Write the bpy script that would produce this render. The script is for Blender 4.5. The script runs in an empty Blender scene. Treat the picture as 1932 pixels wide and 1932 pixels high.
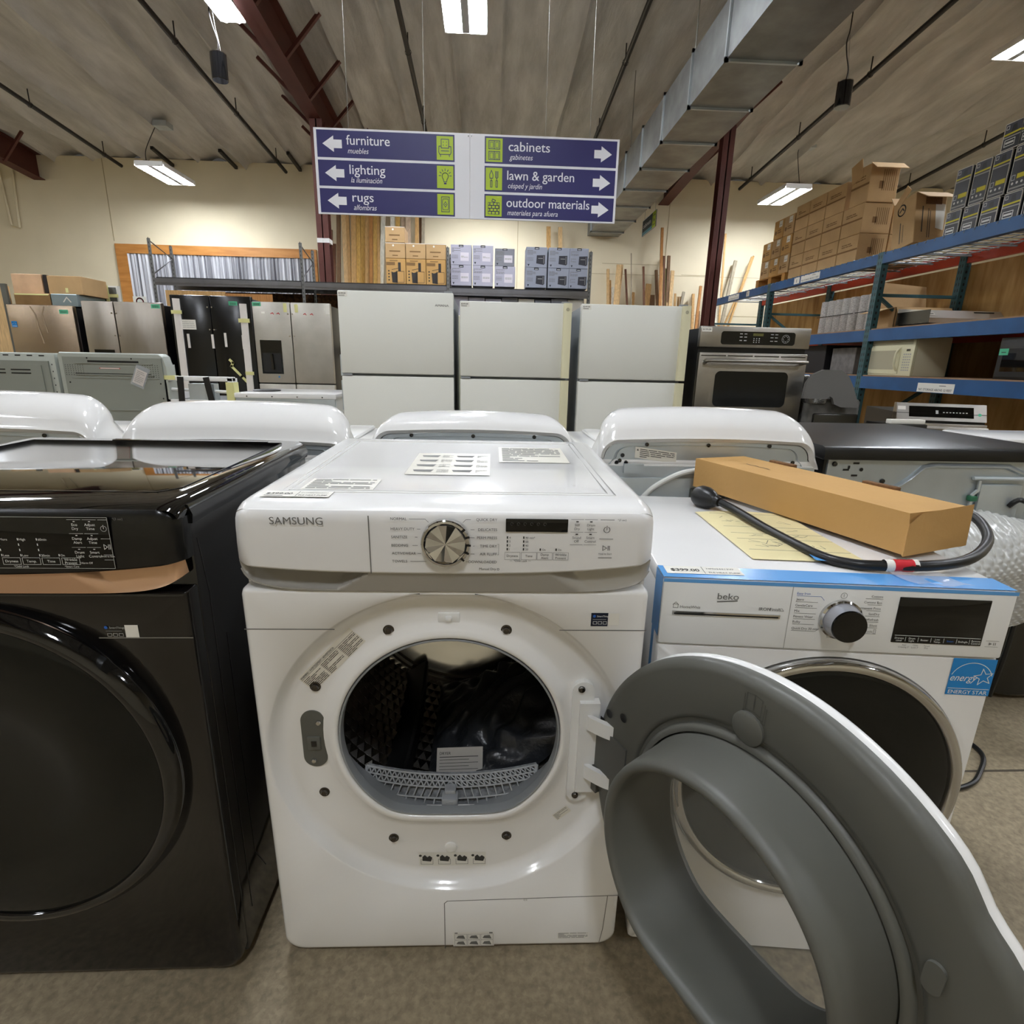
import bpy, bmesh, math, random
from mathutils import Vector, Matrix
random.seed(7)
SC = bpy.context.scene
COL = SC.collection
PI = math.pi

# ---------------------------------------------------------------- camera, world, exposure
CAM_POS = (0.0636, -0.8614, 1.1889)
PITCH, ROLL, YAW, FPX = 0.2664, -0.0217, 0.0483, 1031.13
def cam_axes(p, r, y):
    fw = Vector((math.sin(y)*math.cos(p), math.cos(y)*math.cos(p), -math.sin(p)))
    rt = Vector((math.cos(y), -math.sin(y), 0)); dn = fw.cross(rt)
    return math.cos(r)*rt + math.sin(r)*dn, -math.sin(r)*rt + math.cos(r)*dn, fw
_r, _d, _f = cam_axes(PITCH, ROLL, YAW)
cam = bpy.data.cameras.new('camera'); cam_o = bpy.data.objects.new('camera', cam); COL.objects.link(cam_o)
cam_o.matrix_world = Matrix(((_r.x, -_d.x, -_f.x, CAM_POS[0]), (_r.y, -_d.y, -_f.y, CAM_POS[1]),
                             (_r.z, -_d.z, -_f.z, CAM_POS[2]), (0, 0, 0, 1)))
cam.sensor_fit = 'HORIZONTAL'; cam.sensor_width = 36.0; cam.lens = 36.0*FPX/1932.0
cam.clip_start = 0.03; cam.clip_end = 80
SC.camera = cam_o
world = bpy.data.worlds.new('world'); SC.world = world; world.use_nodes = True
world.node_tree.nodes['Background'].inputs['Color'].default_value = (1.0, 0.95, 0.88, 1)
world.node_tree.nodes['Background'].inputs['Strength'].default_value = 0.05
SC.view_settings.view_transform = 'Standard'; SC.view_settings.look = 'None'
SC.view_settings.gamma = 1.0; SC.view_settings.exposure = 0.0; SC.view_settings.use_curve_mapping = False
LAMP = 118.0          # radiance of the fluorescent tubes
try:
    SC.cycles.max_bounces = 8; SC.cycles.diffuse_bounces = 4; SC.cycles.glossy_bounces = 4
    SC.cycles.transmission_bounces = 6; SC.cycles.sample_clamp_indirect = 6.0
except Exception: pass

# ---------------------------------------------------------------- materials
def lin(c):
    if isinstance(c, str):
        c = c.lstrip('#'); c = [int(c[i:i+2], 16)/255 for i in (0, 2, 4)]
    return tuple((x/12.92 if x <= .04045 else ((x+.055)/1.055)**2.4) for x in c)
MATS = {}
def mat(name, color, rough=.5, metal=0., coat=0., spec=.5, emit=0., trans=0., alpha=1., var=0., vscale=6., vstretch=(1, 1, 1),
        bump=0., bscale=40., bstretch=(1, 1, 1), color2=None, ior=1.45, detail=4.):
    if name in MATS: return MATS[name]
    m = bpy.data.materials.new(name); m.use_nodes = True
    nt = m.node_tree; b = nt.nodes['Principled BSDF']; L = nt.links.new
    c = lin(color)
    b.inputs['Base Color'].default_value = (*c, 1)
    b.inputs['Roughness'].default_value = rough; b.inputs['Metallic'].default_value = metal
    b.inputs['IOR'].default_value = ior
    b.inputs['Specular IOR Level'].default_value = spec
    b.inputs['Coat Weight'].default_value = coat; b.inputs['Coat Roughness'].default_value = .04
    b.inputs['Transmission Weight'].default_value = trans; b.inputs['Alpha'].default_value = alpha
    if emit:
        b.inputs['Emission Color'].default_value = (*c, 1); b.inputs['Emission Strength'].default_value = emit
    tc = None
    def coords(st):
        nonlocal tc
        if tc is None: tc = nt.nodes.new('ShaderNodeTexCoord')
        mp = nt.nodes.new('ShaderNodeMapping'); mp.inputs['Scale'].default_value = st
        L(tc.outputs['Object'], mp.inputs['Vector']); return mp.outputs['Vector']
    if var or color2:
        n = nt.nodes.new('ShaderNodeTexNoise'); n.inputs['Scale'].default_value = vscale; n.inputs['Detail'].default_value = detail
        L(coords(vstretch), n.inputs['Vector'])
        r = nt.nodes.new('ShaderNodeValToRGB'); r.color_ramp.elements[0].position = .35; r.color_ramp.elements[1].position = .65
        if color2: a, d = lin(color2), c
        else: a = tuple(x*(1-var) for x in c); d = tuple(min(1, x*(1+var)) for x in c)
        r.color_ramp.elements[0].color = (*a, 1); r.color_ramp.elements[1].color = (*d, 1)
        L(n.outputs['Fac'], r.inputs['Fac']); L(r.outputs['Color'], b.inputs['Base Color'])
    if bump:
        n = nt.nodes.new('ShaderNodeTexNoise'); n.inputs['Scale'].default_value = bscale; n.inputs['Detail'].default_value = 3
        L(coords(bstretch), n.inputs['Vector'])
        bp = nt.nodes.new('ShaderNodeBump'); bp.inputs['Strength'].default_value = bump; bp.inputs['Distance'].default_value = .01
        L(n.outputs['Fac'], bp.inputs['Height']); L(bp.outputs['Normal'], b.inputs['Normal'])
    MATS[name] = m; return m

WHITE = mat('white_enamel', '#e9e8e6', .18, coat=.3)
WHITE2 = mat('white_plastic', '#e6e6e4', .3)
WHITEP = mat('white_fridge', '#dcdcd4', .42, bump=.05, bscale=260)
CREAM = mat('cream_plastic', '#d8d3b2', .4)
BLACKG = mat('black_gloss', '#0b0b0c', .06, coat=.5)
BLACKP = mat('black_plastic', '#121213', .4)
BLACKE = mat('black_enamel', '#100e0d', .1, coat=.3)
GLASSB = mat('black_glass', '#050505', .03)
DARKG = mat('dark_glass', '#0a0c0b', .12, spec=.35)
CHROME = mat('chrome', '#c8c8c8', .06, 1.)
STEEL = mat('brushed_steel', '#a8a49d', .3, 1., bump=.12, bscale=30, bstretch=(1, 1, 60), var=.05, vscale=9)
STEELD = mat('dark_steel', '#4c4c4b', .25, 1., bump=.05, bscale=30, bstretch=(1, 1, 60))
DRUM = mat('drum_steel', '#a09d98', .2, 1.)
GALV = mat('galvanized_sheet', '#bcc4c8', .36, .6, var=.12, vscale=3, bump=.08, bscale=14)
GALVD = mat('duct_sheet', '#8d8f8e', .42, .8, var=.2, vscale=3.5, bump=.1, bscale=9)
GREYP = mat('grey_plastic', '#565650', .45)
GREYS = mat('grey_seal', '#8b8e90', .5)
GREYF = mat('filter_grey', '#9a9da0', .45)
SATIN = mat('satin_silver', '#a5a29b', .35, .35)
ROSE = mat('rose_gold', '#cfa888', .32, .6)
CARD = mat('cardboard', '#b7966a', .85, var=.06, vscale=5, bump=.08, bscale=60)
CARDB = mat('bright_cardboard', '#bb9258', .8, var=.04, vscale=5, bump=.06, bscale=80)
CARDD = mat('dark_cardboard', '#7d5c36', .85, var=.08)
CARDE = mat('torn_cardboard', '#6a4a2c', .95, var=.2, vscale=90)
PAPER = mat('paper_white', '#e4e1d8', .7)
PAPERC = mat('paper_cream', '#dccf9f', .7, var=.03)
STICK = mat('sticker_cream', '#dedace', .35)
INK = mat('ink_dark', '#33322f', .6)
INKG = mat('ink_grey', '#6d6c69', .6)
INKL = mat('ink_light', '#a8a7a2', .6)
INKW = mat('ink_white', '#e2e2de', .6)
INKB = mat('ink_blue', '#2a62b8', .6)
NAVY = mat('sign_navy', '#2c2a63', .45)
LIME = mat('sign_lime', '#b4cc2c', .45)
SIGNW = mat('sign_white', '#eeeef4', .4)
TAPEB = mat('blue_tape', '#5d9cd8', .25)
TAPEY = mat('yellow_tape', '#d8d494', .4)
GREENT = mat('green_tag', '#4fae86', .6)
REDL = mat('red_label', '#c4202c', .4)
YELL = mat('box_yellow', '#d8cc2a', .5)
RACKB = mat('rack_blue', '#1f4f80', .45, var=.12, vscale=4)
RACKG = mat('rack_green', '#33565c', .5, var=.1)
RACKO = mat('rack_orange', '#b23a1c', .5, var=.12, vscale=3)
REDOX = mat('red_oxide', '#552a22', .6, var=.12, vscale=3)
PIPE = mat('black_pipe', '#14100e', .45)
WIRE = mat('thin_wire', '#8a8880', .4, .6)
WHOSE = mat('white_hose', '#d9d9d4', .4)
RUBBER = mat('black_rubber', '#101010', .38)
SHELFM = mat('shelf_grey', '#77777a', .3, .9, var=.08)
SHELFD = mat('shelf_dark', '#2c2c2d', .45, .3)
OSB = mat('particle_board', '#6b4a2c', .8, color2='#3b2819', vscale=30)
PLY = mat('plywood_panel', '#b08c54', .7, color2='#8a652f', vscale=3.2, vstretch=(3, 3, .5), detail=6)
PALLET = mat('pallet_wood', '#a8793c', .8, var=.2, vscale=8)
PINE = mat('stained_pine', '#b9803f', .5, color2='#a2692c', vscale=2.2, vstretch=(1, 3, 6))
WOODS = {}
for _n, _c in dict(pale='#c9a878', tan='#b08a56', white='#c9c4b4', red='#5d3a24', brown='#6d5136', orange='#a4713c', grey='#8f8470', green='#8a8256', yellow='#c09a54', pink='#b49c84').items():
    WOODS[_n] = mat('wood_'+_n, _c, .75, var=.18, vscale=9, vstretch=(8, 8, .7))
BEIGEA = mat('beige_enamel', '#d2cbb0', .35)
TAUPE = mat('taupe_sheet', '#8c8474', .5)
def film(name, color, a, rough=.15):
    m = mat(name, color, rough, alpha=a, spec=.8, bump=.5, bscale=25); return m
BUBBLE = film('bubble_wrap_film', '#dededa', .62, .22)
BAG = mat('smoke_film', '#2b2d31', .3, alpha=.88, spec=.6, bump=.5, bscale=60)
CLEAR = mat('clear_film', '#d8dce4', .15, alpha=.35, spec=.8)
GLASS = mat('window_glass', '#c9ccca', .02, alpha=.16, spec=.6)
TUBE = mat('lamp_tube', '#f3f8ff', .4, emit=LAMP)

# ---------------------------------------------------------------- mesh helpers
class MB:
    def __init__(s, M=None):
        s.v = []; s.f = []; s.mi = []; s.mats = []; s.cur = 0; s.M = M; s.O = Vector((0, 0, 0)); s.R = Vector((1, 0, 0)); s.U = Vector((0, 0, 1)); s.N = Vector((0, -1, 0))
    def use(s, m):
        if m not in s.mats: s.mats.append(m)
        s.cur = s.mats.index(m); return s
    def add(s, vs, fs):
        o = len(s.v)
        if s.M is not None: vs = [s.M @ Vector(p) for p in vs]
        s.v += [tuple(p) for p in vs]
        for f in fs: s.f.append([i+o for i in f]); s.mi.append(s.cur)
        return s
    def box(s, x0, x1, y0, y1, z0, z1):
        if x0 > x1: x0, x1 = x1, x0
        if y0 > y1: y0, y1 = y1, y0
        if z0 > z1: z0, z1 = z1, z0
        return s.add([(x0, y0, z0), (x1, y0, z0), (x1, y1, z0), (x0, y1, z0), (x0, y0, z1), (x1, y0, z1), (x1, y1, z1), (x0, y1, z1)],
                     [(3, 2, 1, 0), (4, 5, 6, 7), (0, 1, 5, 4), (1, 2, 6, 5), (2, 3, 7, 6), (3, 0, 4, 7)])
    def rbox(s, x0, x1, y0, y1, z0, z1, r=.01, seg=2):
        bm = bmesh.new(); bmesh.ops.create_cube(bm, size=1.0)
        for v in bm.verts: v.co = Vector(((x0+x1)/2+v.co.x*abs(x1-x0), (y0+y1)/2+v.co.y*abs(y1-y0), (z0+z1)/2+v.co.z*abs(z1-z0)))
        bmesh.ops.bevel(bm, geom=bm.edges[:], offset=r, segments=seg, profile=.5, affect='EDGES')
        bm.verts.index_update()
        s.add([v.co.copy() for v in bm.verts], [[v.index for v in f.verts] for f in bm.faces]); bm.free(); return s
    def beam(s, p0, p1, w, h, up=(0, 0, 1)):
        p0 = Vector(p0); p1 = Vector(p1); d = (p1-p0).normalized(); u = Vector(up)
        if abs(d.dot(u)) > .98: u = Vector((0, 1, 0))
        r = d.cross(u).normalized(); u = r.cross(d).normalized()
        q = [(-w/2, -h/2), (w/2, -h/2), (w/2, h/2), (-w/2, h/2)]
        vs = [p0+r*a+u*b for a, b in q]+[p1+r*a+u*b for a, b in q]
        return s.add(vs, [(3, 2, 1, 0), (4, 5, 6, 7), (0, 1, 5, 4), (1, 2, 6, 5), (2, 3, 7, 6), (3, 0, 4, 7)])
    def tube(s, pts, r, n=10, caps=True, smooth=0):
        pts = [Vector(p) for p in pts]
        if smooth: pts = spline(pts, smooth)
        rs = r if isinstance(r, (list, tuple)) else [r]*len(pts)
        vs = []; fs = []; prev = None
        for i, p in enumerate(pts):
            t = (pts[min(i+1, len(pts)-1)]-pts[max(i-1, 0)]).normalized()
            if prev is None:
                a = Vector((0, 0, 1)) if abs(t.z) < .9 else Vector((1, 0, 0)); u = t.cross(a).normalized()
            else: u = (prev-t*prev.dot(t)).normalized()
            prev = u; w = t.cross(u)
            for k in range(n): a = 2*PI*k/n; vs.append(p+(u*math.cos(a)+w*math.sin(a))*rs[min(i, len(rs)-1)])
        for i in range(len(pts)-1):
            for k in range(n): fs.append((i*n+k, i*n+(k+1) % n, (i+1)*n+(k+1) % n, (i+1)*n+k))
        if caps: fs.append(tuple(range(n-1, -1, -1))); fs.append(tuple((len(pts)-1)*n+k for k in range(n)))
        return s.add(vs, fs)
    def cyl(s, p0, p1, r, n=20): return s.tube([p0, p1], r, n)
    def loft(s, secs, closed=True, caps=True):
        n = len(secs[0]); vs = [p for q in secs for p in q]; fs = []
        for i in range(len(secs)-1):
            for k in range(n if closed else n-1): fs.append((i*n+k, i*n+(k+1) % n, (i+1)*n+(k+1) % n, (i+1)*n+k))
        if caps and closed: fs.append(tuple(range(n-1, -1, -1))); fs.append(tuple((len(secs)-1)*n+k for k in range(n)))
        return s.add(vs, fs)
    def prism(s, poly, f0, f1):     # polygon (list of 2d) extruded between two maps
        n = len(poly)
        return s.add([f0(*p) for p in poly]+[f1(*p) for p in poly],
                     [tuple(range(n-1, -1, -1)), tuple(range(n, 2*n))]+[(k, (k+1) % n, n+(k+1) % n, n+k) for k in range(n)])
    def lathe(s, prof, c, ax='y', n=48, cap0=False, cap1=False):   # prof: (radius, offset along axis)
        secs = []
        for r, h in prof:
            q = []
            for k in range(n):
                a = 2*PI*k/n
                if ax == 'y': q.append((c[0]+r*math.cos(a), c[1]+h, c[2]+r*math.sin(a)))
                elif ax == 'x': q.append((c[0]+h, c[1]+r*math.cos(a), c[2]+r*math.sin(a)))
                else: q.append((c[0]+r*math.cos(a), c[1]+r*math.sin(a), c[2]+h))
            secs.append(q)
        s.loft(secs, True, False)
        if cap0: s.add(secs[0], [tuple(range(n))])
        if cap1: s.add(secs[-1], [tuple(range(n))])
        return s
    def grid(s, nu, nv, fn):
        vs = [fn(i/(nu-1), j/(nv-1)) for i in range(nu) for j in range(nv)]
        return s.add(vs, [(i*nv+j, (i+1)*nv+j, (i+1)*nv+j+1, i*nv+j+1) for i in range(nu-1) for j in range(nv-1)])
    # flat marks drawn on a frame (origin, right, up); d = height above the surface
    def frame(s, o, r=(1, 0, 0), u=(0, 0, 1)):
        s.O = Vector(o); s.R = Vector(r).normalized(); s.U = Vector(u).normalized(); s.N = s.R.cross(s.U); return s
    def P(s, x, z, d=.0006): return s.O+s.R*x+s.U*z+s.N*d
    def rect(s, x0, x1, z0, z1, d=.0006): return s.add([s.P(x0, z0, d), s.P(x1, z0, d), s.P(x1, z1, d), s.P(x0, z1, d)], [(0, 1, 2, 3)])
    def poly(s, pts, d=.0006): return s.add([s.P(a, b, d) for a, b in pts], [tuple(range(len(pts)))])
    def line(s, pts, w, d=.0006):
        for (a, b), (c, e) in zip(pts[:-1], pts[1:]):
            L = math.hypot(c-a, e-b)
            if L < 1e-6: continue
            nx, nz = -(e-b)/L*w/2, (c-a)/L*w/2; ex, ez = (c-a)/L*w/2*.9, (e-b)/L*w/2*.9
            s.poly([(a-ex-nx, b-ez-nz), (c+ex-nx, e+ez-nz), (c+ex+nx, e+ez+nz), (a-ex+nx, b-ez+nz)], d)
        return s
    def orect(s, x0, x1, z0, z1, w, d=.0006): return s.line([(x0, z0), (x1, z0), (x1, z1), (x0, z1), (x0, z0)], w, d)
    def disc(s, x, z, r, d=.0006, n=20): return s.poly([(x+r*math.cos(2*PI*k/n), z+r*math.sin(2*PI*k/n)) for k in range(n)], d)
    def arc(s, x, z, r, a0, a1, w, d=.0006, n=20): return s.line([(x+r*math.cos(a0+(a1-a0)*k/n), z+r*math.sin(a0+(a1-a0)*k/n)) for k in range(n+1)], w, d)
    def text(s, t, x, z, size, align='l', d=.0008, bold=0., shear=0., width=None, rot=0.):
        if bold:      # heavier strokes: the word laid twice, a hair apart
            q = size*bold*.55
            for k in (-1, 1): s.text(t, x+k*q*math.cos(rot), z+k*q*math.sin(rot), size, align, d+(k+1)*.00005, 0., shear, width, rot)
            return s
        vs, fs = glyphs(t, bold, shear)
        if not vs: return s
        x0 = min(p[0] for p in vs); x1 = max(p[0] for p in vs)
        sx = size if width is None else width/(x1-x0)
        ox = {'l': -x0, 'c': -(x0+x1)/2, 'r': -x1}[align]
        ca, sa = math.cos(rot), math.sin(rot)
        out = []
        for px, py in vs:
            a = (px+ox)*sx; b = py*size
            out.append(s.P(x+a*ca-b*sa, z+a*sa+b*ca, d))
        return s.add(out, fs)
    def build(s, name, m=None, parent=None, smooth=True, angle=.6, origin=None):
        if m is not None and not s.mats: s.mats = [m]
        me = bpy.data.meshes.new(name); v = s.v; off = Vector((0, 0, 0))
        if parent is None:
            xs = [p[0] for p in v]; ys = [p[1] for p in v]; zs = [p[2] for p in v]
            off = Vector(((min(xs)+max(xs))/2, (min(ys)+max(ys))/2, min(zs))) if origin is None else Vector(origin)
            v = [(p[0]-off.x, p[1]-off.y, p[2]-off.z) for p in v]
        me.from_pydata(v, [], s.f); 
        for q in s.mats: me.materials.append(q)
        me.polygons.foreach_set('material_index', s.mi)
        if smooth:
            me.polygons.foreach_set('use_smooth', [True]*len(me.polygons)); me.set_sharp_from_angle(angle=angle)
        me.validate(); me.update()
        o = bpy.data.objects.new(name, me); COL.objects.link(o); o.location = off
        if parent is not None: o.parent = parent
        return o
def spline(pts, k):
    out = []
    n = len(pts)
    for i in range(n-1):
        p0, p1, p2, p3 = pts[max(i-1, 0)], pts[i], pts[i+1], pts[min(i+2, n-1)]
        for j in range(k):
            t = j/k
            out.append(.5*((2*p1)+(p2-p0)*t+(2*p0-5*p1+4*p2-p3)*t*t+(-p0+3*p1-3*p2+p3)*t**3))
    out.append(pts[-1]); return out
_G = {}
def glyphs(t, bold, shear):
    k = (t, bold, shear)
    if k not in _G:
        cu = bpy.data.curves.new('glyph', 'FONT'); cu.body = t;  cu.size = 1.0; cu.shear = shear; cu.resolution_u = 3
        o = bpy.data.objects.new('glyph', cu); COL.objects.link(o)
        dg = bpy.context.evaluated_depsgraph_get(); me = bpy.data.meshes.new_from_object(o.evaluated_get(dg))
        _G[k] = ([(v.co.x, v.co.y) for v in me.vertices], [list(p.vertices) for p in me.polygons])
        bpy.data.objects.remove(o); bpy.data.curves.remove(cu); bpy.data.meshes.remove(me)
    return _G[k]
def root(name, loc, label, cat, group=None, rz=0., rx=0.):
    o = bpy.data.objects.new(name, None); COL.objects.link(o); o.location = loc; o.rotation_euler = (rx, 0, rz)
    o.empty_display_size = .05
    return tag(o, label, cat, group)
def tag(o, label=None, cat=None, group=None, kind=None):
    if label: o['label'] = label
    if cat: o['category'] = cat
    if group: o['group'] = group
    if kind: o['kind'] = kind
    return o
def struct(o, label=None, cat=None): return tag(o, label, cat, None, 'structure')
def children(o): return [c for c in COL.objects if c.parent == o]
def dup(o, loc, label=None, rz=None, cat=None, scale=None):
    r = o.copy(); COL.objects.link(r); r.location = loc
    if rz is not None: r.rotation_euler = (o.rotation_euler[0], o.rotation_euler[1], rz)
    if label: r['label'] = label
    if cat: r['category'] = cat
    if scale: r.scale = scale
    for ch in children(o):
        c = ch.copy(); COL.objects.link(c); c.parent = r
        for g in children(ch):
            d = g.copy(); COL.objects.link(d); d.parent = c
    return r

def feet(parent, spots):
    for x, y, z in spots:
        MB().lathe([(.0, z), (.018, z), (.022, z+.002), (.022, z+.01), (.012, z+.012), (.012, .03)], (x, y, 0), 'z', 14).build('foot', BLACKP, parent)

# ================================================================= THE SETTING
WALL_Y, WALL_Z = 10.75, 4.65
def ceil_z(y): return WALL_Z+(WALL_Y-y)/12
def concrete():
    m = mat('concrete_floor', '#857a66', .42, spec=.4)
    nt = m.node_tree; b = nt.nodes['Principled BSDF']; L = nt.links.new
    tc = nt.nodes.new('ShaderNodeTexCoord')
    def noise(sc, det=5):
        n = nt.nodes.new('ShaderNodeTexNoise'); n.inputs['Scale'].default_value = sc; n.inputs['Detail'].default_value = det
        L(tc.outputs['Object'], n.inputs['Vector']); return n
    n1 = noise(1.3, 6); n2 = noise(60, 3); n3 = nt.nodes.new('ShaderNodeTexVoronoi'); n3.inputs['Scale'].default_value = 130
    L(tc.outputs['Object'], n3.inputs['Vector'])
    r1 = nt.nodes.new('ShaderNodeValToRGB'); r1.color_ramp.elements[0].position = .3; r1.color_ramp.elements[1].position = .7
    r1.color_ramp.elements[0].color = (*lin('#857a66'), 1); r1.color_ramp.elements[1].color = (*lin('#a59982'), 1)
    L(n1.outputs['Fac'], r1.inputs['Fac'])
    r2 = nt.nodes.new('ShaderNodeValToRGB'); r2.color_ramp.elements[0].position = .3; r2.color_ramp.elements[1].position = .75
    r2.color_ramp.elements[0].color = (.62, .6, .58, 1); r2.color_ramp.elements[1].color = (1.15, 1.12, 1.08, 1)
    L(n2.outputs['Fac'], r2.inputs['Fac'])
    mx = nt.nodes.new('ShaderNodeMix'); mx.data_type = 'RGBA'; mx.blend_type = 'MULTIPLY'; mx.inputs[0].default_value = .8
    L(r1.outputs['Color'], mx.inputs[6]); L(r2.outputs['Color'], mx.inputs[7])
    r3 = nt.nodes.new('ShaderNodeValToRGB'); r3.color_ramp.elements[0].position = 0.0; r3.color_ramp.elements[1].position = 1.0
    e = r3.color_ramp.elements; e[0].color = (.55, .5, .45, 1); e[1].color = (1.3, 1.25, 1.15, 1)
    L(n3.outputs['Color'], r3.inputs['Fac'])
    m2 = nt.nodes.new('ShaderNodeMix'); m2.data_type = 'RGBA'; m2.blend_type = 'MULTIPLY'; m2.inputs[0].default_value = .35
    L(mx.outputs[2], m2.inputs[6]); L(r3.outputs['Color'], m2.inputs[7]); L(m2.outputs[2], b.inputs['Base Color'])
    rr = nt.nodes.new('ShaderNodeMapRange'); rr.inputs['To Min'].default_value = .3; rr.inputs['To Max'].default_value = .55
    L(n1.outputs['Fac'], rr.inputs['Value']); L(rr.outputs['Result'], b.inputs['Roughness'])
    return m
f = MB().box(-12, 12, -6, 10.75, -.1, 0); struct(f.build('floor', concrete(), smooth=False), 'speckled brown grey polished concrete floor', 'floor')
j = MB().box(1.2, 6, .492, .5, .0, .0008).build('trim_1', mat('joint_dark', '#4a4236', .8)); struct(j, 'thin saw-cut joint line in the concrete floor', 'floor joint')
WALLM = mat('cream_wall', '#dcd1b5', .75, var=.035, vscale=1.2, bump=.03, bscale=8)
w = MB().box(-12, 12, 10.75, 10.95, 0, 4.65); struct(w.build('wall_back', WALLM, smooth=False), 'tall cream painted back wall behind the shelving', 'wall')
seams = MB()
for x, z0, z1 in ((-7.0, 3.25, 4.63), (3.55, 0, 4.63), (.62, 0, 4.63), (7.2, 0, 4.63)): seams.box(x-.006, x+.006, 10.744, 10.75, z0, z1)
for x0, x1, z in ((2.1, 5.6, 2.93), (3.9, 4.6, 2.95), (2.3, 3.4, 3.12), (2.6, 7, 2.2)): seams.box(x0, x1, 10.746, 10.75, z-.004, z+.004)
struct(seams.build('trim_2', mat('seam_cream', '#b0a280', .8)), 'thin panel joints of the cream back wall', 'wall joint')
for nm, a in (('wall_left', (-12.2, -12, -6, 10.95)), ('wall_right', (12, 12.2, -6, 10.95)), ('wall_front', (-12.2, 12.2, -6.2, -6))):
    struct(MB().box(*a, 0, 6.2).build(nm, WALLM, smooth=False), 'cream painted '+nm.replace('_', ' '), 'wall')
# ceiling: insulation blankets with folded seams running towards the back wall
def insulation():
    m = mat('roof_insulation', '#b8a78c', .5, spec=.35)
    nt = m.node_tree; b = nt.nodes['Principled BSDF']; L = nt.links.new
    tc = nt.nodes.new('ShaderNodeTexCoord'); mp = nt.nodes.new('ShaderNodeMapping'); mp.inputs['Scale'].default_value = (2.6, .55, 1)
    n = nt.nodes.new('ShaderNodeTexNoise'); n.inputs['Scale'].default_value = 1.5; n.inputs['Detail'].default_value = 8; n.inputs['Roughness'].default_value = .6
    L(tc.outputs['Object'], mp.inputs['Vector']); L(mp.outputs['Vector'], n.inputs['Vector'])
    r = nt.nodes.new('ShaderNodeValToRGB'); r.color_ramp.elements[0].position = .3; r.color_ramp.elements[1].position = .72
    r.color_ramp.elements[0].color = (*lin('#a6a4a0'), 1); r.color_ramp.elements[1].color = (*lin('#d6d4d0'), 1)
    L(n.outputs['Fac'], r.inputs['Fac']); L(r.outputs['Color'], b.inputs['Base Color'])
    bp = nt.nodes.new('ShaderNodeBump'); bp.inputs['Strength'].default_value = .6; bp.inputs['Distance'].default_value = .06
    L(n.outputs['Fac'], bp.inputs['Height']); L(bp.outputs['Normal'], b.inputs['Normal'])
    return m
rs = random.Random(5)
seam_x = []; x = -12.0
while x < 12: seam_x.append((x, rs.uniform(-.05, .05), rs.uniform(0, 6), rs.uniform(.05, .1))); x += rs.uniform(.62, .98)
def ceil_h(x, y):
    z = ceil_z(y)
    for sx, am, ph, dp in seam_x:
        d = x-sx-am*math.sin(y*.9+ph)
        if abs(d) < .5: z += -dp*math.exp(-(d/.03)**2)-.05*math.exp(-(d/.14)**2)
    z += .03*math.sin(x*5+math.sin(y*.8)*2)+.012*math.sin(x*17+3*math.sin(y*.7+x*.4))+.015*math.sin(x*11.3+y*1.7+2*math.sin(y*.5+x))+.02*math.sin(y*4.1+3*math.sin(x*1.9))
    return z+.04
c = MB().grid(860, 80, lambda u, v: (-12+24*u, -6+16.9*v, ceil_h(-12+24*u, -6+16.9*v)))
struct(c.build('ceiling', insulation(), angle=1.2), 'sloping tan roof insulation ceiling with folded seams', 'ceiling')
# framed opening in the back wall with corrugated clear sheets
win = MB()
x0, x1, z1 = -6.98, -3.24, 3.2
win.box(x0, x1, 10.70, 10.75, z1-.16, z1).box(x0, x0+.2, 10.70, 10.75, .6, z1-.16).box(x1-.1, x1, 10.70, 10.75, .6, z1-.16).box(x0, x1, 10.70, 10.75, .45, .6)
wo = struct(win.build('window_1', PINE, smooth=False), 'stained pine frame around corrugated clear sheets in back wall', 'window')
CORR = mat('corrugated_sheet', '#dcdee4', .16, .3, color2='#6a6b72', vscale=1.0, vstretch=(26, 1, .25), spec=.8, detail=2)
def corr(u, v):
    xx = x0+.2+(x1-.1-x0-.2)*u
    return (xx, 10.742-.014*(1+math.sin(xx*2*PI/.066)), .6+(z1-.76)*v)
cs = MB().grid(900, 6, corr).build('pane', CORR, wo); cs.location = Vector((0, 0, 0))-wo.location; cs['label'] = 'clear corrugated sheets'
# steel frame
def ibeam(name, x, y0, y1, d, fw, label):
    b = MB()
    for a, e in ((0, .012), (d-.012, d)):
        b.loft([[(x-fw/2, y, ceil_z(y)-e), (x+fw/2, y, ceil_z(y)-e), (x+fw/2, y, ceil_z(y)-a), (x-fw/2, y, ceil_z(y)-a)] for y in (y0, y1)])
    b.loft([[(x-.008, y, ceil_z(y)-d), (x+.008, y, ceil_z(y)-d), (x+.008, y, ceil_z(y)), (x-.008, y, ceil_z(y))] for y in (y0, y1)])
    return struct(b.build(name, REDOX, smooth=False), label, 'roof beam')
ibeam('beam_1', -2.39, -5.9, 10.74, .47, .2, 'red oxide steel roof beam above the tall post behind the hanging sign')
ibeam('beam_2', 3.42, -5.9, 10.74, .47, .2, 'red oxide steel roof beam running beside the air duct')
ibeam('beam_3', -8.15, -5.9, 10.74, .42, .2, 'red oxide steel roof beam above the bent conduit on the wall')
def column(name, x, y, w, top, label, band=False):
    b = MB().box(x-w/2, x+w/2, y-w/2, y-w/2+.012, 0, top).box(x-w/2, x+w/2, y+w/2-.012, y+w/2, 0, top).box(x-.008, x+.008, y-w/2, y+w/2, 0, top)
    o = struct(b.build(name, REDOX, smooth=False), label, 'column')
    if band:
        q = MB().box(-w/2-.004, w/2+.004, -w/2-.004, w/2+.004, 2.83, 2.89).build('band', WHITE2, o); q['label'] = 'white band around the post'
column('column_1', -2.36, 8.1, .17, 4.42, 'red oxide steel post left of the hanging sign', True)
column('column_2', 3.40, 7.8, .16, 4.45, 'red oxide steel post at the end of the pallet rack')
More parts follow.
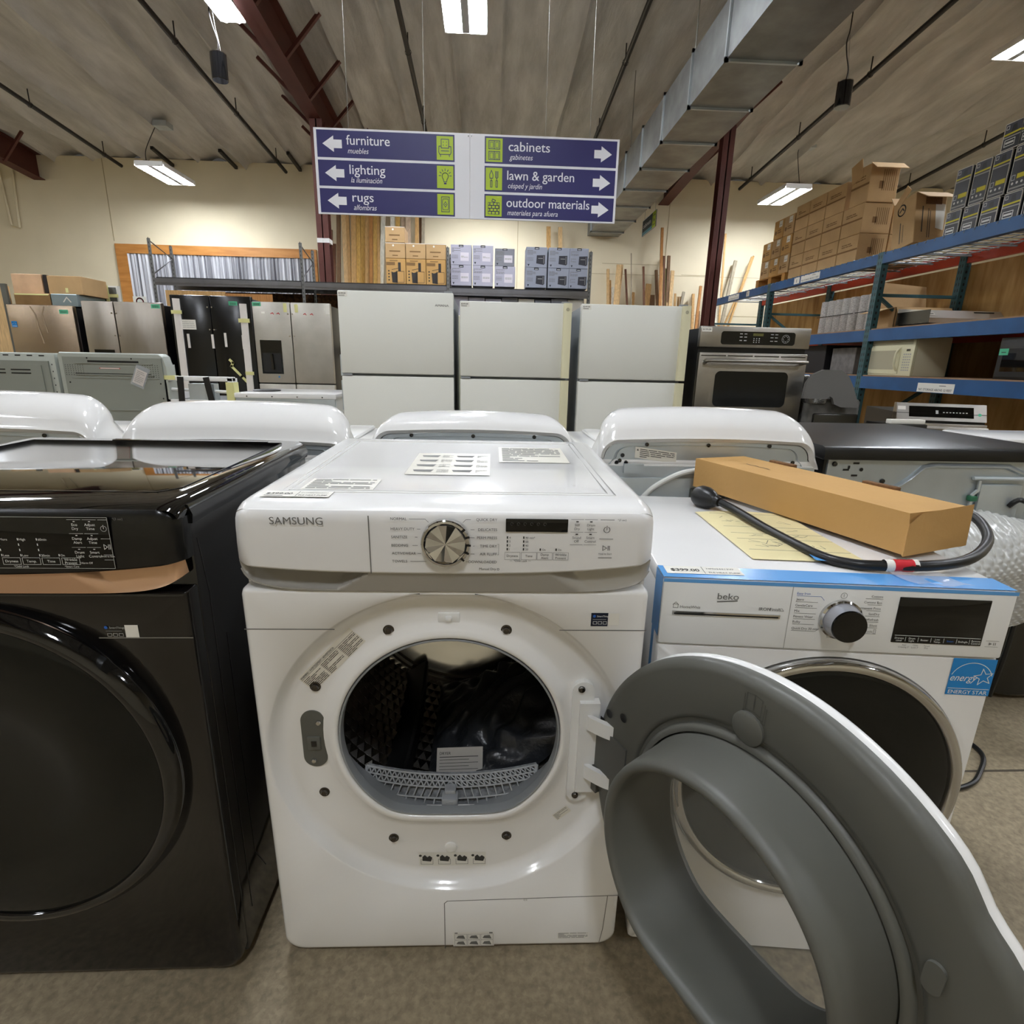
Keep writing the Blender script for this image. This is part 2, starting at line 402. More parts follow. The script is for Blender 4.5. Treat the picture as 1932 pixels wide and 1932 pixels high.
for bx, ys in ((-2.39, (5.05, 5.9, 6.76, 7.62, 8.48, 9.34)), (3.42, (5.9, 7.62, 9.3)), (-8.15, (8.3, 9.9))):
    for y in ys:
        for sg in (-1, 1):
            b = MB().beam((bx+sg*.07, y, ceil_z(y)-.44), (bx+sg*.52, y-.1, ceil_z(y)-.03), .04, .04)
            near = {-2.39: 'post behind the hanging sign', 3.42: 'air duct', -8.15: 'bent wall conduit'}[bx]
            o = b.build('beam_brace', REDOX); struct(o, 'slanted angle brace from roof to the steel beam by the '+near, 'brace')
# sprinkler pipes
pipes = {-6.58: 'above the pine framed opening', -3.66: 'above the stainless refrigerators', -.93: 'above the blue sign, nearer the beam', 1.716: 'above the blue sign, nearer the duct', 4.82: 'above the carton stacks', 7.8: 'above the black and yellow boxes'}
for x, lab in pipes.items():
    r = root('sprinkler_pipe', (x, 10.6, ceil_z(10.6)-.19), 'thin black sprinkler pipe under the ceiling '+lab, 'pipe', 'sprinkler pipes under the ceiling')
    M = lambda y: (0, y-10.6, ceil_z(y)-ceil_z(10.6))
    MB().tube([M(10.6), M(-5.8)], .03, 10).build('pipe', PIPE, r)
    for y in (10.15, 8.6, 7.0, 5.4, 3.8):
        h = MB().tube([(0, y-10.6, ceil_z(y)-ceil_z(10.6)+.02), (0, y-10.6, ceil_z(y)-ceil_z(10.6)+.2)], .008, 6)
        h.lathe([(.036, -.012), (.04, 0), (.036, .012)], (0, y-10.6, ceil_z(y)-ceil_z(10.6)), 'y', 12)
        h.build('hanger', PIPE, r)
for x, lab in ((-5.74, 'first from the far beam'), (-4.6, 'middle of three'), (-3.44, 'next to the post')):
    b = MB().beam((x, 10.1, ceil_z(10.1)-.08), (x, 10.74, ceil_z(10.74)-.1), .05, .05)
    struct(b.build('roof_strut', PIPE), 'short dark strut at top of the back wall, '+lab, 'strut')
# air duct
d0, d1, dz, dh = 1.968, 2.575, 3.59, .45
r = root('air_duct', (2.27, 10.7, dz), 'long rectangular galvanized air duct hung below the ceiling', 'duct')
MB().box(d0-2.27, d1-2.27, -16.6, 0, 0, dh).build('duct_body', GALVD, r, smooth=False)
y = 10.3
while y > -3:
    fl = MB()
    a, b_ = d0-2.27-.018, d1-2.27+.018
    for q in ((a, b_, -.02, .012), (a, b_, dh-.012, dh+.02)): fl.box(q[0], q[1], y-10.7-.012, y-10.7+.012, q[2], q[3])
    fl.box(a, a+.03, y-10.7-.012, y-10.7+.012, -.02, dh+.02).box(b_-.03, b_, y-10.7-.012, y-10.7+.012, -.02, dh+.02); y -= .86; fl.build('flange', GALV, r)
y = 9.9
while y > 0:
    for xx in (d0, d1): MB().tube([(xx-2.27, y-10.7, dh), (xx-2.27, y-10.7, ceil_z(y)-dz)], .006, 5).build('hanger', WIRE, r)
    y -= 2.4
# bent conduit loop on the wall
b = MB().tube([(-8.82, 10.71, 4.5), (-8.79, 10.71, 3.46), (-8.65, 10.71, 3.42), (-8.58, 10.71, 4.5)], .02, 8)
tag(b.build('wall_conduit', WALLM), 'bent cream conduit loop on the upper back wall', 'conduit')

# ---------------------------------------------------------------- ceiling lights
def light(loc, w, ln, label, group=None):
    r = root('ceiling_light', loc, label, 'ceiling light', group)
    h = MB().use(WHITE2).box(-w/2, w/2, -ln/2, ln/2, .03, .06)
    for sx in (-1, 1): h.loft([[(sx*w/2, y, .03), (sx*(w/2+.012), y, -.012), (sx*(w/2+.016), y, -.012), (sx*(w/2+.006), y, .06)] for y in (-ln/2, ln/2)])
    for sy in (-1, 1): h.box(-w/2, w/2, sy*ln/2-.006, sy*ln/2+.006, -.012, .06)
    h.use(mat('channel_grey', '#8a8a88', .5)).box(-w*.09, w*.09, -ln/2, ln/2, -.008, .03)
    h.build('housing', None, r, smooth=False)
    t = MB()
    for sx in (-1, 1):
        for k in range(3 if w > .3 else 1):
            xx = sx*w*(.165+.12*k) if w > .3 else sx*w*.27
            t.tube([(xx, -ln/2+.03, .012), (xx, ln/2-.03, .012)], w*.056 if w > .3 else w*.2, 8)
    t.build('tube', TUBE, r)
    return r
def cable(r, pts):
    MB().tube(pts, .006, 6, smooth=6).build('cord', PIPE, r)
g = 'suspended tube lights'
L2 = light((-5.16, 9.34, 4.0), .42, .95, 'suspended tube light in front of the wall above the pine framed opening', g)
cable(L2, [(-.1, -.35, .09), (-.16, -.2, .3), (-.14, .1, .7), (-.1, .1, .76)])
MB().box(-.12, .1, 0, .2, .7, .78).build('junction_box', GALV, L2)
L3 = light((5.03, 9.26, 4.0), .42, .95, 'suspended tube light in front of the wall above the open carton stack', g)
cable(L3, [(.1, -.3, .09), (.14, -.1, .4), (.2, .1, .72), (.3, .1, .78)])
MB().box(.25, .45, 0, .14, .74, .8).build('junction_box', GALV, L3)
light((-.2, 5.7, 4.6), .42, .95, 'suspended tube light straight above the blue sign', g)
L4 = light((5.9, 5.7, 4.6), .42, .95, 'suspended tube light above the black and yellow boxes', g)
cable(L4, [(-.02, .2, .09), (-.03, .2, .4), (-.03, .2, .46)])
light((-2.64, 5.7, 4.6), .24, .95, 'narrow suspended tube light beside the red beam', g)
hidden = [(0, 9.3, 4.0), (-6.2, 5.7, 4.6), (-6.2, 1.2, 4.9), (-.6, .9, 4.9), (5.2, 1.2, 4.9), (-6.0, -3, 5.1), (0, -3, 5.1), (6, -3, 5.1), (10.2, 3, 4.7), (-10.2, 3, 4.7)]
for q in hidden: light(q, .42, .95, 'suspended tube light of the bays outside the picture', 'tube lights outside the picture')
# black cylinder pendants
def pendant(x, y, z, label, top):
    r = root('pendant_cylinder', (x, y, z), label, 'pendant', 'black cylinders hanging on cords', rx=-.02)
    MB().lathe([(.0, .002), (.074, .002), (.08, .008), (.08, .24), (.074, .246), (0, .246)], (0, 0, 0), 'z', 28).build('body', BLACKG, r)
    MB().lathe([(.0785, .238), (.0815, .24), (.0815, .247), (.074, .249)], (0, 0, 0), 'z', 28).build('top_rim', CHROME, r)
    k = top
    MB().tube([(0, 0, .246), (.01, 0, .36), (-.03, 0, .5), (-.05, 0, .62), (-.03, 0, .75), (-.03, 0, k)], .006, 6, smooth=5).build('cord', PIPE, r)
    MB().tube([(.03, 0, .246), (.02, 0, .36), (0, 0, .46), (-.015, 0, .6), (-.03, 0, .72)], .002, 6, smooth=5).build('safety_wire', WIRE, r)
pendant(-2.77, 6.0, 3.98, 'glossy black cylinder hanging on a cord beside the red beam', ceil_z(6)-3.98)
pendant(3.955, 6.0, 3.99, 'glossy black cylinder hanging on a twisted cord beside the air duct', ceil_z(6)-3.99)

# ================================================================= WHITE DRYER WITH OPEN DOOR
def outline(x0, x1, z0, z1, rb, rt, n=14):
    """rounded rectangle, counter-clockwise from lower right"""
    p = []
    def side(a, b, k):
        for i in range(k): p.append((a[0]+(b[0]-a[0])*i/k, a[1]+(b[1]-a[1])*i/k))
    def corner(cx, cz, r, a0):
        for i in range(8): a = a0+PI/2*i/8; p.append((cx+r*math.cos(a), cz+r*math.sin(a)))
    side((x1, z0+rb), (x1, z1-rt), n*2); corner(x1-rt, z1-rt, rt, 0)
    side((x1-rt, z1), (x0+rt, z1), n*2); corner(x0+rt, z1-rt, rt, PI/2)
    side((x0, z1-rt), (x0, z0+rb), n*2); corner(x0+rb, z0+rb, rb, PI)
    side((x0+rb, z0), (x1-rb, z0), n*2); corner(x1-rb, z0+rb, rb, 1.5*PI)
    return p
def dee(a, r, flat, cx=0, cz=0):     # circle with a flat bottom
    p = 22.; sn = math.sin(a)
    f = flat/max(-sn, 1e-4) if sn < 0 else 1e9
    rr = (r**-p+f**-p)**(-1/p)
    return cx+rr*math.cos(a), cz+rr*math.sin(a)
WH = root('front_load_dryer', (0, 0, 0), 'white front load dryer with its round door swung open', 'dryer', None, -.0103, .0211)
HW = .3385
b = MB()
b.rbox(-HW, -HW+.012, .03, .655, .02, .955, .005).rbox(HW-.012, HW, .03, .655, .02, .955, .005).box(-HW+.01, HW-.01, .643, .655, .02, .955).box(-HW+.01, HW-.01, .035, .65, .02, .03).box(-HW+.01, HW-.01, .035, .65, .935, .95).box(-HW+.01, HW-.01, .03, .036, .83, .95)
cab = b.build('cabinet', WHITE, WH)
# top with raised border and rounded front
tp = MB()
def topsec(x):
    e = max(0, (abs(x)-.318)/.025); dz = -.012*e*e
    e2 = max(0, (abs(x)-.312)/.03); q = .022*e2*e2
    return [(x, .035, .945), (x, .658, .945), (x, .658, .962+dz), (x, .645, .97+dz), (x, .06, .97+dz), (x, .018+q, .9685+dz), (x, .004+q, .964+dz), (x, -.003+q, .960+dz), (x, .035, .945)]
tp.loft([[(q[0]*.987, q[1], q[2]) for q in topsec(x)] for x in [-.343, -.34, -.335, -.328, -.318]+[i*.05 for i in range(-6, 7)]+[.318, .328, .335, .34, .343]], True, True)
top = tp.build('top_panel', WHITE, WH)
ed = MB()
for i, ofs in enumerate((0, .012)):
    q = [(-.285+ofs, .07+ofs), (.285-ofs, .07+ofs), (.285-ofs, .61-ofs), (-.285+ofs, .61-ofs), (-.285+ofs, .07+ofs)]
    ed.tube([(x, y, .9695) for x, y in q], .0022, 6)
ed.build('top_rib', WHITE, top)
# lower front with the door ring
ol = outline(-.3405, .3405, .012, .824, .035, .012)
CZ = .493
ang = [math.atan2(z-CZ, x) for x, z in ol]
def ringpts(r, y, cz=CZ): return [(r*math.cos(a), y, cz+r*math.sin(a)) for a in ang]
def deepts(g, y): 
    q = []
    for a in ang: x, z = dee(a, .205+g, .18+g, 0, .52); q.append((x, y, z))
    return q
def lerp(A, B, t, y): return [(a[0]+(b_[0]-a[0])*t, y, a[2]+(b_[2]-a[2])*t) for a, b_ in zip(A, B)]
fr = MB(); PLT = .026
ins = lambda d, y: [(x*(1-d/.34), y, CZ+(z-CZ)*(1-d/.42)) for x, z in ol]
R0 = ringpts(.326, 0)
def clampring(r, y): return [(max(-.333, min(.333, p[0])), y, p[2]) for p in ringpts(r, y)]
secs = [ins(0, .035), ins(0, .012), ins(.0025, .004), ins(.007, .0008), ins(.011, 0), clampring(.327, 0), ringpts(.3245, .003), ringpts(.321, .0095), ringpts(.316, .0175), ringpts(.310, .0230), ringpts(.303, PLT), ringpts(.297, PLT)]
A = ringpts(.297, PLT); Bq = deepts(.035, PLT)
secs += [lerp(A, Bq, .5, PLT), Bq, deepts(.026, .0235), deepts(.016, .0165), deepts(.008, .0125), deepts(.003, .0125), deepts(0, .015), deepts(-.002, .022), deepts(-.0025, .04)]
fr.loft(secs, True, False)
front = fr.build('front_panel', WHITE, WH, angle=.9)
for a, e in ((-.3395, -.19), (.19, .3395)): MB().frame((0, 0, 0)).rect(a, e, .749, .7508, .0004).build('panel_seam', INKG, front)
# rubber seal and drum housing
sl = MB(); sl.loft([deepts(-.002, .016), deepts(-.003, .0145), deepts(-.0055, .015), deepts(-.0065, .018), deepts(-.0065, .034)], True, False)
sl.build('door_seal', GREYS, WH, angle=1.)
DZ, DR = .56, .285
hs = MB()
hs.loft([deepts(-.0062, .030), [(min(1, abs(0)+1)*.235*math.cos(a), .062, DZ+.232*math.sin(a)) for a in ang], [(.24*math.cos(a), .075, DZ+.24*math.sin(a)) for a in ang]], True, False)
hs.build('drum_housing', GREYS, WH)
# drum with embossed pyramids, smooth back and a black vane
dm = MB(); NA, NY = 84, 15
cell = lambda i, j: (DR*math.cos(2*PI*i/NA), .08+.45*j/NY, DZ+DR*math.sin(2*PI*i/NA))
for j in range(NY):
    for i in range(NA):
        sh = .5 if j % 2 else 0
        a, b_, c_, d_ = cell(i+sh, j), cell(i+1+sh, j), cell(i+1+sh, j+1), cell(i+sh, j+1)
        m = [sum(q[k] for q in (a, b_, c_, d_))/4 for k in range(3)]
        am = math.atan2(m[2]-DZ, m[0]); m = (m[0]-.0085*math.cos(am), m[1], m[2]-.0085*math.sin(am))
        dm.add([a, b_, c_, d_, m], [(1, 0, 4), (2, 1, 4), (3, 2, 4), (0, 3, 4)])
drum = dm.build('drum', DRUM, WH, smooth=False)
bk = MB().lathe([(DR, .53), (DR-.012, .533), (DR-.012, .54), (DR, .543), (DR-.02, .548), (DR-.02, .556), (DR-.006, .56), (DR-.02, .562), (DR-.05, .573), (DR-.09, .588), (.14, .603), (.07, .611), (.0, .613)], (0, 0, DZ), 'y', 72)  # back dished inward so its lower part mirrors the bright room outside
bk.build('drum_back', mat('polished_steel', '#d2d0cc', .16, 1.), drum)
for a0 in (-2.06, .03, 2.13):
    vn = MB(); q = []
    for t in range(9):
        y = .09+.44*t/8; a = a0+.03*math.sin(t/8*PI)
        def pp(da, dr): return ((DR-dr)*math.cos(a+da), y, DZ+(DR-dr)*math.sin(a+da))
        q.append([pp(-.11, 0), pp(-.05, .045), pp(-.015, .06), pp(.015, .06), pp(.05, .045), pp(.11, 0)])
    vn.loft(q, True, True).build('drum_vane', BLACKP, drum)
# lint filter: curved grey lattice
lf = MB()
def fp(u, t):   # u -1..1 across, t 0 bottom..1 top
    x = u*(.172-.006*(1-t))-.002; bow = .024*u*u
    return Vector((x, .038+.047*t, .331+.043*t+bow))
for t in (0, .33, .64, .82, 1):
    lf.tube([fp(-1+2*i/24, t) for i in range(25)], .0024 if t in (0, 1) else .0018, 5)
for row, (ta, tb, k) in enumerate(((0, .33, 18), (.33, .64, 22), (.64, .82, 30), (.82, 1, 34))):
    for i in range(k+1):
        u0 = -1+2*i/k; u1 = u0+(1/k if row else .5/k)*(1 if u0 < 0 else -1)
        if row < 2 and abs(u0) < .13: continue
        lf.tube([fp(u0, ta), fp(max(-1, min(1, u1)), tb)], .0016, 4)
        if row >= 2 and i < k: lf.tube([fp(u1, tb), fp(-1+2*(i+1)/k, ta)], .0016, 4)
for u in (-1, 1): lf.tube([fp(u, 0), fp(u, 1)], .003, 5)
flt = lf.build('lint_filter', GREYF, WH)
bkp = MB().grid(25, 4, lambda u, v: fp(-1+2*u, v)+Vector((0, .014, -.006))); bkp.build('filter_screen', mat('filter_mesh', '#6e7072', .7, var=.3, vscale=120), flt)
g_ = MB().rbox(-.020, .012, .036, .06, .332, .358, .003).rbox(-.015, .007, .05, .07, .357, .366, .002); g_.orect if False else g_.box(-.011, .003, .0352, .04, .337, .353)
g_.build('filter_grip', GREYF, flt)
# control panel, curved at both ends
def pz(x): return .857+.012*(abs(x)/.338)**3+(.007*(x/.338) if x > 0 else 0)*abs(x)/.338
def cp(x):
    e = max(0, (abs(x)-.312)/.03); dy = .022*e*e
    pr = [(.03, .963), (.006, .963), (-.004, .960), (-.009, .953), (-.0115, .94), (-.0135, .90), (-.0135, None), (-.011, -1), (.03, -1)]
    out = []
    for y, z in pr:
        if z is None: z = pz(x)+.003
        elif z == -1: z = pz(x)
        elif e > 0 and z > .93: z = z-.012*e*e
        out.append((x, y+dy if y < .03 else y, z))
    return out
xs = [-.343, -.341, -.337, -.331, -.322, -.312]+[i*.02 for i in range(-15, 16)]+[.312, .322, .331, .337, .341, .343]
cpm = MB().loft([[(p[0]*.986, p[1], p[2]) for p in cp(x)] for x in xs], True, True)
panel = cpm.build('control_panel', mat('panel_white', '#e4e3e2', .3), WH)
ps = MB().frame((0, -.0139, 0)); ps.rect(-.1213, -.1195, .858, .955, .0002); ps.build('panel_seam', INKG, panel)
FR = (0, -.0137, 0)
kn = MB(); KX, KZ = 0.0, .913
kn.lathe([(.039, .0), (.039, -.010), (.0375, -.013), (.034, -.0135)], (KX, -.0135, KZ), 'y', 48)
kn.lathe([(.034, -.0135), (.0335, -.011), (.031, -.0095)], (KX, -.0135, KZ), 'y', 48)
knob = kn.build('knob', CHROME, panel, angle=.3)
kf = MB().add([(KX, -.0265, KZ)]+[(KX+.0315*math.cos(2*PI*(k+.3)/14), -.0225-(.0065 if k % 2 else 0), KZ+.0315*math.sin(2*PI*(k+.3)/14)) for k in range(14)], [(0, (k+1) % 14+1, k+1) for k in range(14)])
kf.build('knob_face', CHROME, knob, smooth=False)
tk = MB().frame((0, -.026, 0))
for k in range(5): a = -.75+k*.36; tk.line([(KX+.0345*math.cos(a), KZ+.0345*math.sin(a)), (KX+.0385*math.cos(a), KZ+.0385*math.sin(a))], .0035, .0015)
tk.build('knob_tick', BLACKP, knob)
ds = MB().rbox(.0945, .1935, -.0148, -.012, .931, .9525, .001); disp = ds.build('display', GLASSB, panel)
ic = MB().use(INKG).frame((0, -.0148, 0))
for k in range(6): ic.arc(.1+.0105*k+.004, .9445, .0022, 0, 5, .0006)
ic.build('display_icon', None, disp)
tx = MB().use(INK).frame(FR)
S = .0062
for i, (t, z) in enumerate((('NORMAL', .9505), ('HEAVY DUTY', .934), ('SANITIZE', .9205), ('BEDDING', .9065), ('ACTIVEWEAR', .893), ('TOWELS', .8795))):
    tx.text(t, -.086, z-.002, S, 'l')
    w_ = .0042*len(t)+.002
    tx.line([(-.086+w_+.002, z), (-.045 if i in (1, 2, 3, 4) else -.032, z)], .0006)
    if i == 0: tx.line([(-.032, z), (-.027, z-.005)], .0006)
for i, (t, z) in enumerate((('QUICK DRY', .9505), ('DELICATES', .934), ('PERM PRESS', .9205), ('TIME DRY', .9065), ('AIR FLUFF', .893), ('DOWNLOADED', .8795))):
    tx.text(t, .081, z-.002, S, 'r')
    w_ = .0042*len(t)+.002
    tx.line([(.081-w_-.002, z), (.045 if i in (1, 2, 3, 4) else .032, z)], .0006)
    if i == 0: tx.line([(.032, z), (.027, z-.005)], .0006)
tx.line([(.082, .91), (.084, .91), (.084, .892), (.082, .892)], .0004)
tx.text('Manual Dry', .08, .8655, .0058, 'r'); tx.arc(.0835, .867, .0016, 0, 6, .0006)
for x, t in ((.0965, '4321'), (.1225, ('90 min*', '60', '40', '20'))):
    for k in range(4): z = .9215-k*.0066; tx.rect(x, x+.0022, z-.002, z+.002); tx.text(t[k], x+.004, z-.0018, .0048)
for x in (.1495, .175): tx.rect(x, x+.0022, .8995, .9035); tx.text('On', x+.004, .8998, .0046)
for x, t in ((.106, ('Dryness',)), (.1325, ('Time',)), (.158, ('Damp', 'Alert')), (.184, ('Wrinkle', 'Prevent'))):
    tx.orect(x-.0122, x+.0122, .884, .8965, .0004)
    for k, q in enumerate(t): tx.text(q, x, (.8885 if len(t) == 1 else .8912-.0058*k), .0056, 'c')
tx.text('*Child Lock', .119, .8805, .0045, 'c'); tx.line([(.102, .882), (.106, .882)], .0004); tx.line([(.132, .882), (.136, .882)], .0004)
for x, z, t in ((.208, .9525, ('Self', 'Dry')), (.230, .9525, ('Drum', 'Light')), (.208, .9315, ('Sound', 'Off')), (.230, .9315, ('Smart', 'Control'))):
    tx.line([(x-.010, z), (x+.010, z)], .0005); tx.rect(x-.002, x+.002, z-.0045, z-.0025)
    for k, q in enumerate(t): tx.text(q, x, z-.011-k*.0062, .0056, 'c')
    if z < .94: tx.line([(x-.010, z-.021), (x+.010, z-.021)], .0005)
for z in (.9525, .9205, .8885): tx.line([(.245, z), (.2665, z)], .0008)
tx.arc(.2558, .936, .0048, 2.0, 2.0+5.4, .0009); tx.line([(.2558, .936), (.2558, .9425)], .0009)
tx.line([(.2512, .901), (.2512, .909), (.2575, .905), (.2512, .901)], .0008); tx.rect(.2592, .2602, .901, .909); tx.rect(.2615, .2625, .901, .909)
tx.text('Hold to Start', .2558, .894, .004, 'c'); tx.text('*(3 sec)', .272, .951, .0045)
tx.build('lettering', None, panel)
lg = MB().use(INKG).frame((0, -.0137, 0)); lg.text('SAMSUNG', -.232, .9395, .0172, 'c', bold=.008, width=.082); lg.build('logo', None, panel)
gl = MB().frame((0, -.0142, 0)); 
# silver strip with scooped grips
def pocket(x, t):     # t 0 top .. 1 bottom ; depth of scoop
    if x < 0:
        e = -.125-.055*t
        d = max(0, min(1, (e-x)/.012)); lim = max(0, min(1, (x+.338)/.02))
        return .046*d*lim*(1-t)**.7
    e = .165+.045*t; d = max(0, min(1, (x-e)/.03)); lim = max(0, min(1, (.338-x)/.02))
    return .018*d*lim*(1-t)**.8
def sz(x, t):
    zt = pz(x)+.001; zb = .8225+.030*(abs(x)/.3385)**9
    return zt+(zb-zt)*t
def strip(u, v):
    x = -.3385+.677*u; e = max(0, (abs(x)-.312)/.027)
    return (x, -.009+.006*v+.020*e*e+pocket(x, v), sz(x, v))
MB().grid(200, 14, strip).build('silver_strip', SATIN, WH, angle=1.)
lip = MB(); lip.tube([(x, -.0005+.018*max(0, (abs(x)-.312)/.027)**2, .8225+.030*(abs(x)/.3385)**9) for x in [-.3385+.677*i/80 for i in range(81)]], .0022, 6)
lip.build('strip_edge', SATIN, WH)
# striker plate, bolts, hinge bracket
st = MB(); so = outline(-.2725, -.2285, .450, .572, .022, .022, 3)
st.prism(so, lambda x, z: (x, .024, z), lambda x, z: (x, .030, z))
stk = st.build('door_catch', GREYP, WH)
MB().rbox(-.263, -.239, .0205, .028, .489, .517, .002).build('catch_frame', GREYP, stk)
MB().box(-.2555, -.2455, .02, .028, .497, .509).build('catch_slot', BLACKG, stk)
def screw(x, z, y, r, parent, m=CHROME):
    s_ = MB().lathe([(r*1.0, .0), (r, -.002), (r*.75, -.004), (0, -.0046)], (x, y, z), 'y', 18).build('screw', STEELD if m is None else m, parent)
for x, z in ((-.240, .547), (-.254, .464)): screw(x, z, .024, .005, stk)
BOLT = mat('bolt_steel', '#5a5652', .25, 1.)
for x, z in ((-.105, .735), (.1, .736), (-.24, .622), (-.241, .39), (-.114, .277), (.109, .28)):
    w_ = MB().lathe([(.0098, 0), (.0098, -.0015), (.007, -.002)], (x, PLT, z), 'y', 20).lathe([(.0065, -.001), (.0065, -.004), (.005, -.0065), (0, -.0075)], (x, PLT, z), 'y', 20)
    w_.build('bolt', BOLT, front)
hb = MB(); ho = outline(.222, .262, .375, .638, .02, .02, 6)
hb.prism(ho, lambda x, z: (x, .014, z), lambda x, z: (x, .030, z))
hb.box(.236, .272, .004, .022, .405, .60)
hbr = hb.build('hinge_bracket', WHITE2, WH)
for z in (.624, .39): screw(.238, z, .0135, .0065, hbr, BOLT)
for z0 in (.548, .442):
    ha = MB(); q = []
    for k in range(9):
        a = k/8; q.append([(.250+.055*a, .0+(-.034)*math.sin(a*1.5), z0+dz-.0) for dz in (0, .028)]+[(.250+.055*a, .012+(-.034)*math.sin(a*1.5), z0+dz) for dz in (.028, 0)])
    ha.loft(q).build('hinge_arm', WHITE2, hbr)
# bumps and stickers on the recessed plate
MB().rbox(-.019, .019, .0235, .028, .750, .769, .0015).rbox(-.007, .005, .017, .028, .754, .764, .004).build('latch_boss', WHITE2, front)
MB().lathe([(.012, .0), (.0115, -.003), (.008, -.004), (0, -.004)], (-.002, PLT, .2525), 'y', 24).build('round_plug', WHITE2, front)
def textblock(mb, x0, x1, z0, z1, n, w, d=.0006, rs=None, gaps=True):
    rs = rs or random.Random(int(1000*(x0+z0*3)))
    for i in range(n):
        z = z1-(z1-z0)*(i+.5)/n; x = x0
        while x < x1-.001:
            L_ = min(x1-x, rs.uniform(.12, .4)*(x1-x0)); mb.rect(x, x+L_*.9, z-w/2, z+w/2, d); x += L_
            if rs.random() < .12: break
wl = MB().use(STICK).frame((-.207, .0256, .678), (.69, 0, .724), (-.724, 0, .69))
wl.rect(-.072, .068, -.02, .018, .0004); wl.use(INK)
wl.text('WARNING / AVERTISSEMENT / ADVERTENCIA', -.07, .0105, .006, 'l', width=.09, bold=.02)
wl.line([(-.071, .009), (.067, .009)], .0006)
for k in range(3): textblock(wl, -.07+.047*k, -.027+.047*k, -.019, .007, 9, .0012, .0008)
wl.build('warning_label', None, front)
il = MB().use(mat('sticker_clear', '#dcdad2', .3)).frame((.002, .0256, .222)); il.rect(-.068, .066, -.018, .017, .0003); il.use(INK)
for k in range(4):
    x = -.052+.035*k; il.disc(x-.013, .009, .003, .0008); il.poly([(x-.009, -.004), (x+.008, -.006), (x+.011, .004), (x+.005, .009), (x+.001, .005), (x-.004, .011), (x-.009, .006)], .0008)
    il.orect(x-.012, x+.012, -.013, .0, .0006, .0008)
il.build('instruction_label', None, front)
rl = MB().use(STICK).frame((.2155, .0256, .333), (.75, 0, .66), (-.66, 0, .75)); rl.rect(-.016, .02, -.008, .009, .0003); rl.use(INKG); textblock(rl, -.014, .018, -.007, .008, 6, .0009, .0006); rl.build('rating_label', None, front)
# badge beside the square code (the code itself is left out)
bd = MB().use(mat('badge_navy', '#141a2c', .3)).frame((.264, -.0002, .771)); bd.rect(-.021, .008, -.013, .012, .0004)
bd.use(INKB).disc(-.0155, .006, .0025, .0007); bd.use(INKW).text('SmartThings', -.011, .0045, .0042, d=.0007, bold=.01); bd.rect(-.018, .005, -.0003, .0001, .0007)
for k in range(3): bd.orect(-.017+.0085*k, -.011+.0085*k, -.009, -.004, .0007, .0007)
bd.use(PAPER).rect(.010, .027, -.011, .011, .0004)
bd.build('smart_badge', None, front)
# service flap lines and labels
sf = MB().use(INKG).frame((0, 0, 0)); sf.line([(-.014, .013), (-.014, .136), (-.008, .142), (.30, .150), (.3385, .151)], .0015, .0004); sf.line([(.306, .018), (.312, .06), (.316, .15)], .0012, .0004)
sf.orect(.146, .152, .141, .144, .0006, .0006); sf.build('flap_seam', None, front)
l1 = MB().use(mat('sticker_white', '#e2e0da', .4)).frame((.046, 0, .038)); l1.rect(-.043, .041, -.02, .019, .0004); l1.use(INKG)
for r_ in range(2):
    for k in range(3): l1.orect(-.04+.027*k, -.015+.027*k, -.018+.0165*r_, -.003+.0165*r_, .0005, .0007); l1.poly([(-.037+.027*k, -.014+.0165*r_), (-.018+.027*k, -.016+.0165*r_), (-.022+.027*k, -.006+.0165*r_), (-.033+.027*k, -.007+.0165*r_)], .0007)
l1.rect(-.04, -.034, .0155, .018, .0007); l1.rect(.031, .038, .0152, .0185, .0007); l1.build('flap_label', None, front)
l2 = MB().use(mat('sticker_white', '#e2e0da', .4)).frame((.252, 0, .044)); l2.rect(-.034, .032, -.009, .008, .0004); l2.use(INKG); textblock(l2, -.032, .03, -.008, .007, 5, .0012, .0007); l2.build('flap_label', None, front)
# papers under film on top
def toplab(nm, p, mt, draw):
    q = MB().use(mt); q.frame((p[0], p[1], .9702), (1, 0, 0), (0, 1, 0)); draw(q); return q.build(nm, None, top)
def d_inst(q):
    q.rect(-.083, .083, -.115, .115, .0012); q.use(INKG)
    for i in range(4):
        for j in range(2): q.poly([(-.072+.078*j, .085-.052*i), (-.03+.078*j, .087-.052*i), (-.035+.078*j, .065-.052*i), (-.068+.078*j, .069-.052*i)], .0016); textblock(q, -.024+.078*j, .0+.078*j, .06-.052*i, .09-.052*i, 4, .002, .0016)
toplab('instruction_sheet', (-.016, .325, 0), STICK, d_inst)
def d_txt(w, h, n): 
    def f(q): q.rect(-w, w, -h, h, .0012); q.use(INKG); textblock(q, -w*.9, w*.9, -h*.9, h*.9, n, h*.9/n, .0016)
    return f
toplab('guide_sheet', (.165, .44, 0), STICK, d_txt(.078, .095, 12))
toplab('notice_sheet', (-.195, .125, 0), PAPER, d_txt(.062, .04, 7))
def d_price(q):
    q.rect(-.056, .056, -.0185, .0185, .0012); q.use(INK).text('$399.00', -.05, -.004, .014, bold=.03, d=.0016, width=.042); q.rect(.0005, .0015, -.015, .015, .0016)
    q.text('ELE HEAT PUMP', .005, -.012, .0085, d=.0016, bold=.02, width=.046); q.text('DV25BB8900HDA2', .005, .004, .0075, d=.0016, width=.044); q.rect(-.05, -.02, -.013, -.0105, .0016)
toplab('price_tag', (-.25, .052, 0), PAPER, d_price)
# rear feet
feet(WH, [(x, y, z) for x in (-.29, .29) for y, z in ((.06, -.0013), (.6, -.0127))])
